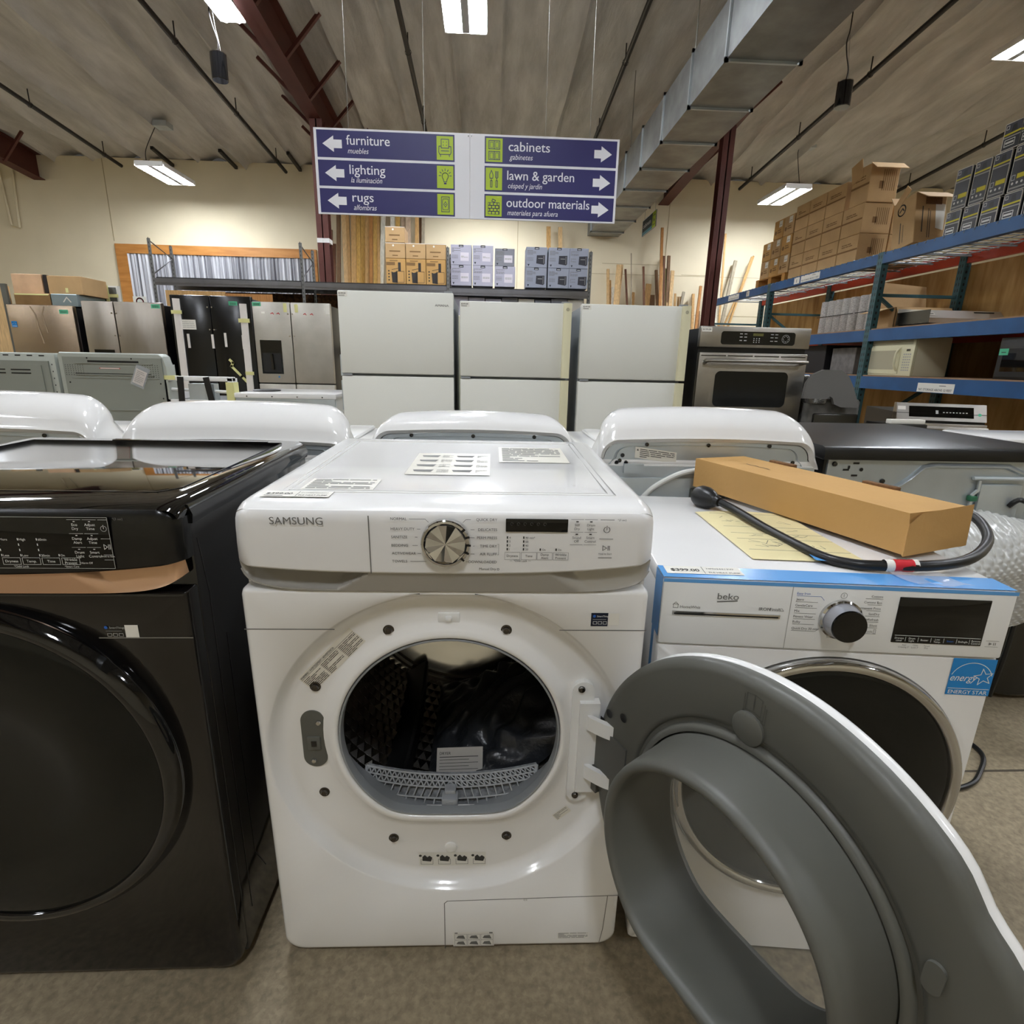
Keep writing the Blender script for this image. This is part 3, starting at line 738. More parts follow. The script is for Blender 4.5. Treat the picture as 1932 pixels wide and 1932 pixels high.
# --- the open door
TH, DRAD = 1.078, .317
dv = Vector((math.cos(TH), -math.sin(TH), 0)); nv = Vector((-math.sin(TH), -math.cos(TH), 0)); ctr = Vector((.288, -.026, 0))+dv*.277+Vector((0, 0, .499))
DM = Matrix(((dv.x, nv.x, 0, ctr.x), (dv.y, nv.y, 0, ctr.y), (0, 0, 1, ctr.z), (0, 0, 0, 1)))   # local: x along door, y out of inner face, z up
N = 120; aa = [2*PI*k/N for k in range(N)]
def dout(a, r):      # outer outline with a shallow finger notch at the far upper side
    k = math.exp(-((a-.72)/.10)**2)
    return ((r-.008*k)*math.cos(a), (r-.008*k)*math.sin(a))
def dring(r, y): return [(dout(a, r)[0], y, dout(a, r)[1]) for a in aa]
def bdee(g, y, cz=.018, cx=0.): return [(cx+dee(a, .203+g, .182+g)[0], y, cz+dee(a, .203+g, .182+g)[1]) for a in aa]
dp = MB(DM)
dp.loft([dring(.317, -.022), dring(.318, -.014), dring(.316, -.006), dring(.309, -.001), dring(.303, 0), lerp(dring(.303, 0), bdee(.03, 0), .5, 0), bdee(.022, 0), bdee(.016, -.0015), bdee(.014, -.006), bdee(.008, -.006), bdee(.006, .0), bdee(.001, .004), bdee(-.004, .0035), bdee(-.005, -.004)], True, False)
door = dp.build('door', GREYP, WH, angle=1.)
bs = MB(DM)
bs.loft([bdee(-.005, -.004), bdee(-.0065, .002), bdee(-.008, .012), bdee(-.012, .045), bdee(-.016, .078), bdee(-.019, .088), bdee(-.026, .0915), bdee(-.032, .088), bdee(-.034, .078), bdee(-.033, .04), bdee(-.031, -.004), bdee(-.030, -.05)], True, False)
bs.build('window_ring', GREYP, door, angle=1.2)
dk = MB(DM); dk.loft([dring(.316, -.021), dring(.318, -.024), dring(.3195, -.03), dring(.318, -.036), dring(.312, -.042), lerp(dring(.312, -.045), bdee(-.03, -.045), .5, -.05), bdee(-.024, -.052)], True, False)
dk.build('door_skin', WHITE, door, angle=1.)
gls = MB(DM); gls.loft([bdee(-.034, -.0405), bdee(-.034, -.044)], True, True); gls.build('door_glass', GLASS, door)
ext = MB(DM)
ext.lathe([(.0225, 0), (.0225, .004), (.019, .0062), (0, .0062)], (-.025, 0, .247), 'y', 28)
ext.build('door_button', GREYP, door)
ov = MB(DM); so = outline(.204, .222, .098, .136, .009, .009, 2); ov.prism(so, lambda x, z: (x, .0, z), lambda x, z: (x, .004, z)); ov.build('door_button', GREYP, door)
sy = MB(DM).use(mat('mould_mark', '#4b4b47', .6)).frame((-.023, 0, .283), (1, 0, 0), (0, 0, 1)); sy.N = Vector((0, 1, 0))
sy.line([(-.011, -.012), (-.011, .012), (.0, .014), (.011, .012), (.011, -.012), (0, -.01), (-.011, -.012)], .0012); sy.line([(0, -.01), (0, .014)], .0012); sy.line([(-.014, .009), (-.014, -.016), (0, -.0145), (.015, -.016), (.015, .008)], .001); sy.line([(.018, .004), (.018, -.019), (.004, -.018)], .001)
sy.build('door_mark', None, door)
hl = MB(DM)
for x, z in ((-.285, .098), (-.250, .112), (-.303, .01), (-.288, -.004)): hl.lathe([(.008, .0012), (.006, .0008), (0, .0004)], (x, 0, z), 'y', 16)
for x, z in ((-.302, .075), (-.308, .035), (-.309, -.03), (-.305, -.07)): hl.box(x-.005, x+.005, .0004, .0012, z-.004, z+.004)
hl.build('door_hole', BLACKP, door)
hk = MB(DM); hk.box(-.318, -.235, -.012, .003, -.03, .058); hk.box(-.315, -.30, -.012, .006, -.085, -.03); hk.build('hinge_block', mat('hinge_grey', '#565652', .5), door)
# things lying in the drum
bg = MB()
rs = random.Random(11)
def bagp(u, v):      # crumpled bag lying against the lower right of the drum
    a = math.radians(-103+80*u); y = .13+.40*v
    e = (max(0, math.sin(PI*u))**.45)*(max(0, math.sin(PI*v))**.45)
    th = .012+.095*e+.012*e*math.sin(23*u+9*math.sin(7*v))+.009*e*math.sin(31*v-17*u)+.008*e*math.sin(13*u+19*v+4*math.sin(6*u))
    return ((DR-th)*math.cos(a), y, DZ+(DR-th)*math.sin(a))
bg.grid(70, 60, bagp); bg.grid(12, 8, lambda u, v: ((DR-.011)*math.cos(math.radians(-103+80*u)), .13+.40*v, DZ+(DR-.011)*math.sin(math.radians(-103+80*u))))
bo = bg.build('plastic_bag', BAG, None, angle=2.); tag(bo, 'crumpled smoky plastic bag of parts inside the open white dryer drum', 'plastic bag')
bo.rotation_euler = (0, 0, 0)
cd = MB().use(mat('leaflet', '#b8b3ac', .6)).frame((.010, .150, .345), (1, .06, -.02), (0.01, .5, .86)); cd.rect(-.05, .05, -.03, .03, 0)
cd.add([cd.P(-.05, -.03, -.002), cd.P(.05, -.03, -.002), cd.P(.05, .03, -.002), cd.P(-.05, .03, -.002)], [(3, 2, 1, 0)])
cd.use(INK); cd.text('DRYER', -.044, .016, .008, d=.0006, bold=.02); cd.rect(-.044, .04, .0105, .012); 
for k in range(5): cd.rect(-.044, .02+.02*(k % 2), .005-.0065*k, .006-.0065*k)
tag(cd.build('leaflet', None, None, smooth=False), 'small printed leaflet lying at the bottom of the open dryer drum', 'leaflet')

# ================================================================= BLACK DRYER (left)
BL = root('front_load_dryer', (-.754, -.03, 0), 'glossy black front load dryer with rose gold grip strip', 'dryer')
b = MB().rbox(-.343, .343, .03, .61, .02, .95, .006)
b.build('cabinet', BLACKE, BL)
tp = MB().loft([[(x, .035, .945), (x, .612, .945), (x, .612, .978+dz), (x, .602, .982+dz), (x, .06, .971+dz), (x, .018, .968+dz), (x, .004, .964+dz), (x, -.003, .960+dz), (x, .035, .945)] for x, dz in ((-.343, -.014), (-.338, -.006), (-.33, -.001), (-.31, 0), (.31, 0), (.33, -.001), (.338, -.006), (.343, -.014))], True, True)
topb = tp.build('top_panel', mat('black_top', '#0d0c0b', .035, coat=.6), BL)
ed = MB(); ed.tube([(x, y, .9697+.0203*(y-.05)) for x, y in ((-.30, .07), (.275, .07), (.30, .10), (.30, .565), (-.30, .565), (-.30, .07))], .0024, 6)
ed.box(-.12, .26, .577, .584, .979, .9825); ed.build('top_rib', BLACKG, topb)
rl = MB().loft([[(.330, y, .93+k), (.347, y, .93+k), (.349, y, .945+k), (.343, y, .9605+k), (.33, y, .963+k)] for y, k in ((.03, 0), (.61, .011))]); rl.build('side_trim', BLACKG, BL)
ol = outline(-.3405, .3405, .012, .825, .035, .003); ang = [math.atan2(z-CZ, x) for x, z in ol]
fr = MB(); BR = .316; BC = .49; BXC = -.022
rp = lambda r, y: [(BXC+r*math.cos(a), y, BC+r*math.sin(a)) for a in ang]
fr.loft([ins(0, .035), ins(0, .012), ins(.0025, .004), ins(.007, .0008), ins(.011, 0), rp(.30, 0), rp(.29, .004), rp(.28, .014), rp(.26, .016)], True, False)
frb = fr.build('front_panel', BLACKE, BL, angle=.9)
sm = MB().use(mat('seam_light', '#8a8884', .3, .5)).frame((0, 0, 0)); sm.rect(.19, .3395, .7425, .7445, .0005); sm.build('panel_seam', None, frb)
dr = MB().lathe([(BR, .012), (BR+.003, .0), (BR+.002, -.012), (BR-.006, -.022), (BR-.014, -.030), (BR-.022, -.031), (BR-.026, -.029), (BR-.027, -.024)], (BXC, 0, BC), 'y', 96)
dob = dr.build('door', BLACKG, BL, angle=1.)
dg = MB().lathe([(BR-.027, -.025), (BR-.04, -.029), (BR-.08, -.033), (.17, -.035), (.14, -.029), (.09, -.02), (0, -.018)], (BXC, 0, BC), 'y', 96)
dg.build('door_glass', DARKG, dob, angle=1.)
def cpb(x):
    e = max(0, (abs(x)-.312)/.03); dy = .022*e*e; zb = pz(x)
    pr = [(.03, .963), (.006, .963), (-.004, .960), (-.009, .953), (-.0115, .94), (-.0135, .90), (-.0135, zb+.003), (-.011, zb), (.03, zb)]
    return [(x, y+dy if y < .03 else y, z-(.012*e*e if z > .93 else 0)) for y, z in pr]
pb = MB().loft([cpb(x) for x in xs], True, True).build('control_panel', mat('panel_black', '#0e0e0e', .25), BL)
gp = MB().rbox(-.02, .2475, -.0150, -.012, .869, .9525, .001).build('touch_glass', GLASSB, pb)
tx = MB().use(INKW).frame((0, -.0152, 0)); tx.orect(-.019, .2465, .870, .9515, .0004)
for x, t in ((.082, ('More', 'Less')), (.11, ('High', 'Low')), (.1375, ('60min', '20min'))):
    for k in range(4):
        z = .9165-.0085*k; tx.rect(x, x+.0016, z-.0018, z+.0018)
        if k in (0, 3): tx.text(t[0 if k == 0 else 1], x+.003, z-.002, .0052)
tx.rect(.166, .1676, .8895, .893); tx.text('On', .169, .8895, .005)
for x, t in ((.0955, ('Dryness',)), (.1245, ('Temp.',)), (.1535, ('Time',)), (.1825, ('Wrinkle', 'Prevent'))):
    tx.orect(x-.013, x+.013, .876, .887, .0005)
    for k, q in enumerate(t): tx.text(q, x, .8795 if len(t) == 1 else .8822-.0052*k, .0058, 'c')
tx.text('*Child Lock', .108, .8715, .0045, 'c'); tx.text('*Smart Care', .1825, .8715, .0042, 'c'); tx.text('*Alarm Off', .205, .8775, .0042, 'c')
for x, z, t in ((.200, .948, ('Eco', 'Dry')), (.2165, .948, ('Adjust', 'Time')), (.200, .926, ('Damp', 'Alert')), (.2165, .926, ('Adjust', 'Time')), (.200, .904, ('Drum', 'Light')), (.2165, .904, ('Smart', 'Control'))):
    xx = .200+(x-.200)*1.35-.002; tx.line([(xx-.010, z), (xx+.010, z)], .0004); tx.rect(xx-.0014, xx+.0014, z-.0035, z-.0023)
    for k, q in enumerate(t): tx.text(q, xx, z-.0098-.0062*k, .006, 'c')
for z in (.948, .918, .892, .884): tx.line([(.233, z), (.246, z)], .0005)
tx.arc(.2395, .934, .0042, 2.0, 7.4, .0008); tx.line([(.2395, .934), (.2395, .9395)], .0008)
tx.line([(.2355, .901), (.2355, .909), (.2405, .905), (.2355, .901)], .0007); tx.rect(.2418, .2426, .901, .909); tx.rect(.244, .2448, .901, .909); tx.text('Hold to Start', .2395, .8885, .0036, 'c')
tx.O = Vector((0, -.0137, 0)); tx.use(INKG).text('*(3 sec)', .2535, .9475, .005); tx.build('lettering', None, gp)
MB().grid(200, 14, strip).build('grip_strip', ROSE, BL, angle=1.)['label'] = 'rose gold grip strip'
bd = MB().use(BLACKG).frame((.226, -.0003, .756)); bd.use(INKB).disc(-.022, .006, .0028, .0006); bd.use(INKL).text('SmartThings', -.0165, .0042, .0048, d=.0006, bold=.01); bd.rect(-.023, .002, -.0002, .0003, .0006)
for k in range(3): bd.orect(-.021+.009*k, -.0145+.009*k, -.0095, -.0045, .0008, .0006)
bd.use(PAPER).rect(.0075, .0285, -.0115, .0105, .0005); bd.build('smart_badge', None, frb)
sr = MB().use(mat('side_line', '#2a2624', .3)).frame((.3432, 0, 0), (0, 1, 0), (0, 0, 1)); sr.line([(.045, .90), (.06, .80), (.062, .1)], .003, .0004); sr.line([(.10, .70), (.10, .2), (.14, .12)], .002, .0004); sr.build('side_crease', None, BL)
feet(BL, [(x, y, 0) for x in (-.29, .29) for y in (.06, .56)])

# ================================================================= NARROW WHITE DRYER (right)
BK = root('front_load_dryer', (.665, -.017, 0), 'narrow white front load dryer with chrome ringed black door under the cardboard box', 'dryer', None, -.1, -.0)
W2, H2, D2 = .2945, .836, .617
MB().rbox(-W2, W2, .012, D2, .015, H2-.03, .006).build('cabinet', WHITE, BK)
tpk = MB().rbox(-W2, W2, .0, D2, H2-.032, H2, .005).build('top_panel', WHITE, BK)
KC, KR = (.02, .432), .262
ol = outline(-W2, W2, .012, .7085, .008, .004); ang = [math.atan2(z-KC[1], x-KC[0]) for x, z in ol]
kr = lambda r, y: [(KC[0]+r*math.cos(a), y, KC[1]+r*math.sin(a)) for a in ang]
ink_ = lambda d, y: [(x*(1-d/.3), y, .36+(z-.36)*(1-d/.36)) for x, z in ol]
fk = MB().loft([ink_(0, .03), ink_(0, .004), ink_(.003, 0), kr(.266, 0), kr(.262, .008), kr(.2, .01)], True, False).build('front_panel', WHITE, BK, angle=.9)
MB().rbox(-W2, W2, -.004, .03, .7105, H2-.004, .004).build('control_panel', WHITE2, BK)
kp = children(BK)[-1]
dk_ = MB().lathe([(KR, .006), (KR+.002, -.004), (KR, -.012), (KR-.006, -.017), (KR-.014, -.017), (KR-.019, -.012), (KR-.02, -.008)], (KC[0], 0, KC[1]), 'y', 96)
dok = dk_.build('door_ring', CHROME, BK, angle=1.)
MB().lathe([(KR-.0195, -.009), (KR-.03, -.012), (.17, -.016), (.15, -.017), (0, -.017)], (KC[0], 0, KC[1]), 'y', 96).build('door_glass', DARKG, dok, angle=1.)
lw = MB().use(INKL).frame((0, 0, 0)); lw.line([(-.2935, .197), (-.19, .199)], .0014, .0004); lw.build('panel_seam', None, fk)
dv_ = MB().use(INKL).frame((0, -.004, 0)); dv_.rect(-.0755, -.0742, .712, .829, .0004); dv_.build('panel_seam', None, kp)
bh = MB().use(CHROME).frame((0, -.004, 0)); bh.box(-.275, -.09, -.0065, -.003, .769, .7755); bh.use(BLACKP).rect(-.272, -.093, .770, .7722, .003); bh.build('drawer_bar', None, kp)
kx, kz = .012, .773
kk = MB().use(CHROME).lathe([(.036, 0), (.036, -.006), (.033, -.0085)], (kx, -.004, kz), 'y', 48); kk.use(mat('knob_grey', '#a9aab0', .3, .6)).lathe([(.033, -.0085), (.0315, -.0085), (.029, -.03)], (kx, -.004, kz), 'y', 48)
kk.use(GLASSB).lathe([(.029, -.03), (.028, -.033), (0, -.0335)], (kx, -.004, kz), 'y', 48); kk.build('knob', None, kp)
dspk = MB().rbox(.1045, .2545, -.0055, -.003, .7335, .8185, .001).build('display', GLASSB, kp)
t_ = MB().use(INKW).frame((0, -.0056, 0)); t_.rect(.108, .2515, .7475, .7483, .0004)
for k, q in enumerate((('Dryness', 'Level'), ('Drum', 'Light'), ('Buzzer',), ('Low', 'Temp.'), ('Steam',), ('EndingIn',), ('Remote', 'Control'))):
    x = .1165+.0213*k; t_.use(INKB if q[0] == 'Steam' else INKW)
    for i, s_ in enumerate(q): t_.text(s_, x, .7392 if len(q) == 1 else .7415-.0045*i, .0047, 'c', d=.0006)
    if k < 6: t_.use(INKW).rect(x+.0104, x+.0109, .737, .7455, .0005)
t_.build('lettering', None, dspk)
t_ = MB().use(INKG).frame((0, -.004, 0))
for i, (s_, z) in enumerate((('Easy Iron', .8155), ('Jeans', .8045), ('GentleCare', .7935), ('Mix', .783), ('Fitness Wear', .7725), ('Bulky', .7625), ('Quick Dry 30 min', .750))):
    t_.use(INKB if i == 0 else INKG).text(s_, -.067, z, .0062); t_.rect(-.067, -.026-(.004 if 0 < i < 6 else 0), z-.0028, z-.0022); 
    if i == 0: t_.line([(-.026, z-.0025), (-.02, z-.009)], .0006)
    if i == 6: t_.line([(-.026, z-.0025), (-.02, z+.003)], .0006)
for i, (s_, z) in enumerate((('Cottons', .8155), ('Cottons Eco', .8045), ('Permanent Press', .7935), ('SaniDry', .783), ('SaniRefresh', .7725), ('Silent', .7615), ('Download Cycle', .750))):
    t_.use(INKG).text(s_, .076 if i < 6 else .07, z, .0058, 'r'); t_.rect(.048 if i in (0, 6) else .053, .077, z-.0028, z-.0022)
t_.orect(.072, .0755, .748, .756, .0005); t_.arc(.0115, .8165, .0052, 0, 6.28, .0006); t_.rect(.0112, .0118, .8135, .8195)
t_.text('SmartDry', .006, .7365, .0058, 'c')
for x, q in ((.128, ('Anti', 'Creasing 3"')), (.147, ('Child', 'Lock 3"')), (.166, ('Timed', 'Dry'))):
    for i, s_ in enumerate(q): t_.text(s_, x, .728-.004*i, .004, 'c')
t_.line([(.262, .744), (.2835, .744)], .0005); t_.line([(.262, .733), (.2835, .733)], .0005); t_.poly([(.268, .736), (.268, .741), (.273, .7385)]); t_.rect(.275, .2762, .736, .741); t_.rect(.278, .2792, .736, .741)
t_.text('HomeWhiz', -.262, .781, .0075); t_.orect(-.274, -.266, .781, .788, .0008); t_.line([(-.275, .787), (-.27, .792), (-.265, .787)], .0008)
t_.text('IRON', -.127, .7825, .0085, bold=.02); t_.text('Finish', -.109, .7825, .0085); t_.line([(-.092, .783), (-.085, .783), (-.088, .7875), (-.093, .787)], .0006)
t_.text('beko', -.182, .8005, .0165, 'c', bold=.012, width=.036); t_.line([(-.199, .7955), (-.166, .7985)], .0022)
t_.build('lettering', None, kp)
es = MB().use(mat('star_blue', '#1c7fc4', .35)).frame((.2575, -.0008, .671)); es.rect(-.038, .036, -.036, .036, .0004)
es.use(INKW); es.rect(-.036, .034, -.0235, -.0225, .0008); es.text('ENERGY STAR', -.001, -.0335, .0105, 'c', bold=.015, width=.066, d=.0008)
es.text('energy', -.036, -.008, .019, shear=.35, width=.046, d=.0008)
es.arc(-.001, -.008, .036, .35, PI-.35, .0013, .0008)
pts = [(.019+.0165*(1 if k % 2 == 0 else .42)*math.cos(PI/2+PI*k/5+.2), .001+.0165*(1 if k % 2 == 0 else .42)*math.sin(PI/2+PI*k/5+.2)) for k in range(11)]; es.line(pts, .0013, .001)
es.build('efficiency_label', None, fk)
# strip of blue film along the top edge, price tag, instruction sheet
tb = MB().use(TAPEB); tb.frame((0, 0, H2+.0004), (1, 0, 0), (0, 1, 0)).rect(-W2, W2-.0, .0, .055, .0004)
tb.frame((0, -.0042, 0)); tb.rect(-W2, W2, .829, .8355, .0004)
tb.frame((-W2-.0003, 0, 0), (0, -1, 0), (0, 0, 1)); tb.rect(-.055, 0, .722, .835, .0004); tb.rect(-.05, -.03, .6, .722, .0004)
tb.build('blue_tape', None, tpk)
pk = MB().use(PAPER).frame((-.215, .034, H2+.001), (1, .02, 0), (0, 1, 0)); pk.rect(-.07, .065, -.017, .02, .0005); pk.use(INK).text('$399.00', -.06, -.006, .018, bold=.03, width=.05, d=.001); pk.text('HPD24413W', .005, .006, .009, d=.001); pk.text('ELE HEAT PUMP', .005, -.012, .009, d=.001, width=.055); pk.rect(-.003, -.002, -.015, .018, .001); pk.build('price_tag', None, tpk)
ins_ = MB().use(PAPERC)
def sheet(u, v): 
    x = -.125+.215*u; y = .105+.34*v
    return (x+.02*(1-v), y, H2+.0025+.006*math.sin(u*PI)*math.sin(v*5)**2*(.3+.7*v)+(.02*max(0, u-.8)*v))
ins_.grid(20, 20, sheet); ins_.use(INK); ins_.frame((0, 0, H2+.0095), (1, 0, 0), (0, 1, 0))
for z in (.14, .21, .25, .30, .41): ins_.line([(-.10, z), (.09, z-.004)], .0018, .001)
rs = random.Random(4)
for k in range(26):
    x, z = rs.uniform(-.095, .06), rs.choice((.165, .19, .23, .27, .34, .37)); ins_.line([(x, z), (x+rs.uniform(.008, .03), z+rs.uniform(-.012, .012)), (x+rs.uniform(.0, .03), z+.012)], .0012, .001)
io = ins_.build('instruction_sheet', None, tpk)
bt_ = MB().use(TAPEB).frame((.02, .115, H2+.0045), (1, -.1, 0), (.1, 1, 0)); bt_.rect(-.012, .016, -.022, .022, .004); bt_.build('tape_piece', None, tpk)
feet(BK, [(x, y, 0) for x in (-.24, .24) for y in (.06, .55)])
KM = Matrix.Translation((.665, -.017, 0)) @ Matrix.Rotation(-.1, 4, 'Z')
# long cardboard box on it
P1 = KM @ Vector((.190, .135, H2)); P2 = KM @ Vector((-.06, .72, H2)); ax = (P2-P1).normalized(); BLEN = (P2-P1).length
ay = Vector((ax.y, -ax.x, 0))
BXM = Matrix(((ax.x, ay.x, 0, P1.x), (ax.y, ay.y, 0, P1.y), (0, 0, 1, P1.z+.0105), (0, 0, 0, 1)))
bx = root('cardboard_box', BXM.translation, 'long brown cardboard box lying on the narrow white dryer', 'box')
RM = BXM.copy(); RM.translation = (0, 0, 0)
bb = MB(RM); bw, bh_ = .176, .083
bb.loft([[(x, .0, .0), (x, bw, 0), (x, bw, bh_), (x, .0, bh_)] for x in (0.006, BLEN)]); bb.add([(0, -.004, -.002), (0, bw+.002, .004), (0.004, bw+.004, bh_+.006), (0.002, .03, bh_-.001), (0, .012, bh_-.008), (0, -.004, bh_-.02)], [(0, 5, 4, 3, 2, 1)])
bb.add([(0.006, 0, 0), (0.006, bw, 0), (0.006, bw, bh_), (0.006, 0, bh_), (0, -.004, -.002), (0, bw+.002, .004), (0.004, bw+.004, bh_+.006), (0, -.004, bh_-.02)], [(0, 4, 5, 1), (1, 5, 6, 2), (0, 3, 7, 4)])
bb.build('box_body', CARDB, bx, smooth=False)
for x in (.16, .45):
    tb = MB(RM); tb.rbox(x, x+.085, bw-.002, bw+.016, bh_-.006, bh_+.006, .003); tb.build('box_tab', CARDE, bx)
mk = MB(RM).use(INK).frame((.52, .08, bh_+.0005), (-1, 0, 0), (0, -1, 0)); mk.N = Vector((0, 0, 1)); mk.line([(0, 0), (.02, .004), (.03, -.002), (.05, .003), (.06, -.001), (.085, .002)], .003); mk.build('pen_mark', None, bx)
# power cord: big plug, thick cable looping over the dryer edge
cp_ = [(-.085, .505, .862), (-.06, .455, .862), (-.037, .40, .855), (-.009, .268, .847), (.023, .118, .846), (.06, .078, .846), (.103, .067, .848), (.186, .065, .852), (.26, .085, .856), (.33, .135, .862), (.40, .215, .868), (.45, .31, .876), (.462, .38, .88), (.44, .44, .882), (.38, .47, .882)]
cr = root('power_cord', KM @ Vector((-.085, .505, .846)), 'thick black power cord with a big plug looping around the cardboard box', 'power cord')
off = -(KM @ Vector((-.085, .505, .846)))
CM = Matrix.Translation(off) @ KM
MB(CM).tube(cp_[1:], .0098, 14, smooth=8).build('cable', RUBBER, cr)
d_ = (Vector(cp_[1])-Vector(cp_[0])).normalized(); p0 = Vector(cp_[0])
pl_ = MB(CM); pr_ = [(-.03, .012), (-.028, .024), (-.015, .029), (.005, .0285), (.022, .023), (.034, .017), (.037, .014), (.046, .013), (.050, .011)]
pl_.tube([p0+d_*a for a, r in pr_], [r for a, r in pr_], 20); pl_.build('plug', RUBBER, cr)
lb = MB(CM).use(PAPER); lb.tube([(.112, .0665, .849), (.14, .066, .85), (.168, .0655, .8515)], .0112, 18, caps=False); lb.use(REDL).tube([(.126, .0662, .8497), (.16, .0658, .851)], .0116, 18, caps=False)
lb.build('warning_wrap', None, cr)
fl_ = MB(CM).use(CLEAR); fl_.grid(6, 4, lambda u, v: (.115+.09*u+.02*v, .06-.06*v, .842-.004*math.sin(v*3)+.003*math.sin(u*9))); fl_.build('clear_flap', None, cr)
wt = MB(CM).use(INK).frame((.143, .0655, .8628), (1, -.02, .03), (0, .9, .5)); wt.text('WARNING', 0, -.002, .006, 'c', bold=.03, width=.026); wt.build('lettering', None, cr)
# white hose between the dryers
hs_ = MB().tube([(.50, .73, .70), (.52, .745, .765), (.548, .75, .805), (.584, .75, .838), (.646, .75, .872), (.70, .75, .884), (.76, .75, .88), (.84, .76, .83), (.88, .78, .7), (.88, .79, .3), (.86, .79, .03)], .0085, 10, smooth=6)
tag(hs_.build('drain_hose', WHOSE), 'white hose arching up behind the long cardboard box', 'hose')
fc = MB().tube([(1.36, .40, .008), (1.50, .43, .008), (1.58, .48, .008), (1.66, .56, .008), (1.655, .64, .008), (1.55, .70, .008), (1.42, .74, .008), (1.25, .78, .008)], .007, 8, smooth=6)
tag(fc.build('floor_cord', RUBBER), 'thin black cord curled on the floor beside the narrow white dryer', 'cord')

# ================================================================= TOP LOAD WASHERS SEEN FROM BEHIND
def trap(a, b_, z0, z1, r, y, bow=.012, n=10):
    """open outline from lower left over the top to lower right"""
    pts = [(-a, z0)]
    for i in range(1, 5): t = i/5; pts.append((-a+(a-b_)*t**1.3, z0+(z1-r-z0)*t))
    for i in range(n+1): q = PI-PI/2*i/n; pts.append((-b_+r+r*math.cos(q), z1-r+r*math.sin(q)))
    m = 12
    for i in range(1, m): x = (-b_+r)+(2*b_-2*r)*i/m; pts.append((x, z1+bow*(1-(2*i/m-1)**2)))
    for i in range(n+1): q = PI/2-PI/2*i/n; pts.append((b_-r+r*math.cos(q), z1-r+r*math.sin(q)))
    for i in range(4, 0, -1): t = i/5; pts.append((a-(a-b_)*t**1.3, z0+(z1-r-z0)*t))
    pts.append((a, z0))
    return [(x, y, z) for x, z in pts]
def washer(x, y, rim, crest, w, label, vents=False, sticker=False):
    r = root('top_load_washer', (x, y, 0), label, 'washer', 'white washers seen from behind')
    hw = w/2
    MB().rbox(-.345, .345, .004, .68, .015, .90, .012).rbox(-.35, .35, .01, .69, .895, .915, .008).build('cabinet', WHITE, r)
    MB().rbox(-.28, .28, .3, .66, .914, .93, .008).build('lid', WHITE, r)
    z0 = rim-.085
    sh = MB(); S_ = []
    S_.append(trap(hw-.016, hw-.034, z0, rim-.012, .045, .01, .006)); S_.append(trap(hw-.004, hw-.022, z0, rim-.002, .055, .0, .007)); S_.append(trap(hw, hw-.016, z0, rim+.006, .06, .006, .008))
    for k in range(1, 9):
        t = k/8; a = t*PI*.5
        zt = rim+.006+(crest-rim-.012)*math.sin(a)**.9 if t < 1 else crest-.012
        S_.append(trap(hw-.006*t, hw-.016-.026*t**1.5, z0, zt, .06+.02*t, .006+.13*(1-math.cos(a))**.8, .008))
    S_.append(trap(hw-.008, hw-.06, z0, crest-.02, .08, .17, .008)); S_.append(trap(hw-.01, hw-.09, z0, crest-.05, .06, .205, .008)); S_.append(trap(hw-.02, hw-.10, z0, z0+.06, .03, .28, .0))
    sh.loft(S_, False, False)
    sh.build('console_shell', mat('console_white', '#e6e5e3', .12, coat=.5), r, angle=1.3)
    pl = MB(); A_ = trap(hw-.017, hw-.036, z0, rim-.014, .044, .012, .008); n = len(A_)
    pl.add(A_+[(0, .012, z0)], [(k, k+1, n) for k in range(n-1)]); 
    P2_ = [(p[0]*.88, .0125, z0+.008+(p[2]-z0)*.76) for p in A_]; P3 = [(p[0]*.865, .018, z0+.012+(p[2]-z0)*.73) for p in A_]; P1_ = [(p[0]*.9, .0085, z0+.006+(p[2]-z0)*.79) for p in A_]
    pl.loft([P1_, P2_, P3], False, False); pl.add([(p[0]*.91, .0117, z0+.005+(p[2]-z0)*.8) for p in A_]+P1_, [(k, k+1, n+k+1, n+k) for k in range(n-1)])
    plate = pl.build('back_plate', GALV, r, angle=.8)
    for xx in (-.19, 0, .19, -.27, .27):
        zz = rim-.02-(.0 if abs(xx) < .2 else .05); MB().lathe([(.006, .011), (.006, .008), (0, .006)], (xx, 0, zz+.004), 'y', 10).build('screw', STEELD, plate)
    if vents:
        v = MB().frame((0, .011, 0))
        for k in range(29): v.disc(-.21+.015*k, rim-.055, .0045, .001, 8)
        v.build('vent_hole', BLACKP, plate)
    if sticker:
        v = MB().use(STICK).frame((-.16, .011, rim-.048), (1, 0, -.13)); v.rect(-.065, .065, -.017, .017, .001); v.use(INK); textblock(v, -.05, .06, -.014, .014, 5, .002, .0016); v.poly([(-.06, .006), (-.054, .006), (-.057, .012)], .0016); v.build('warning_label', None, plate)
        v = MB().frame((0, .011, 0)); 
        for xx, zz in ((-.262, rim-.05), (-.279, rim-.072), (-.25, rim-.072)): v.disc(xx, zz, .0065, .001, 10)
        v.build('vent_hole', BLACKP, plate)
    bp = MB().box(-.335, .335, .0, .004, .05, z0+.004); bp.rbox(-.30, .30, -.006, .002, .5, z0-.03, .004).box(-.26, -.2, -.012, .0, z0-.016, z0+.012)
    bp.build('back_panel', GALV, r)
    vl = MB()
    for xx in (-.02, .07): vl.lathe([(.016, -.03), (.016, .0), (.024, .0)], (xx, -.002, z0-.09), 'y', 14)
    vl.rbox(-.05, .11, -.02, .0, z0-.13, z0-.06, .006); vl.build('water_valve', GREYP, r)
    return r
washer(.737, .76, .975, 1.066, .705, 'white washer back with a sticker and three holes beside the long cardboard box', sticker=True)
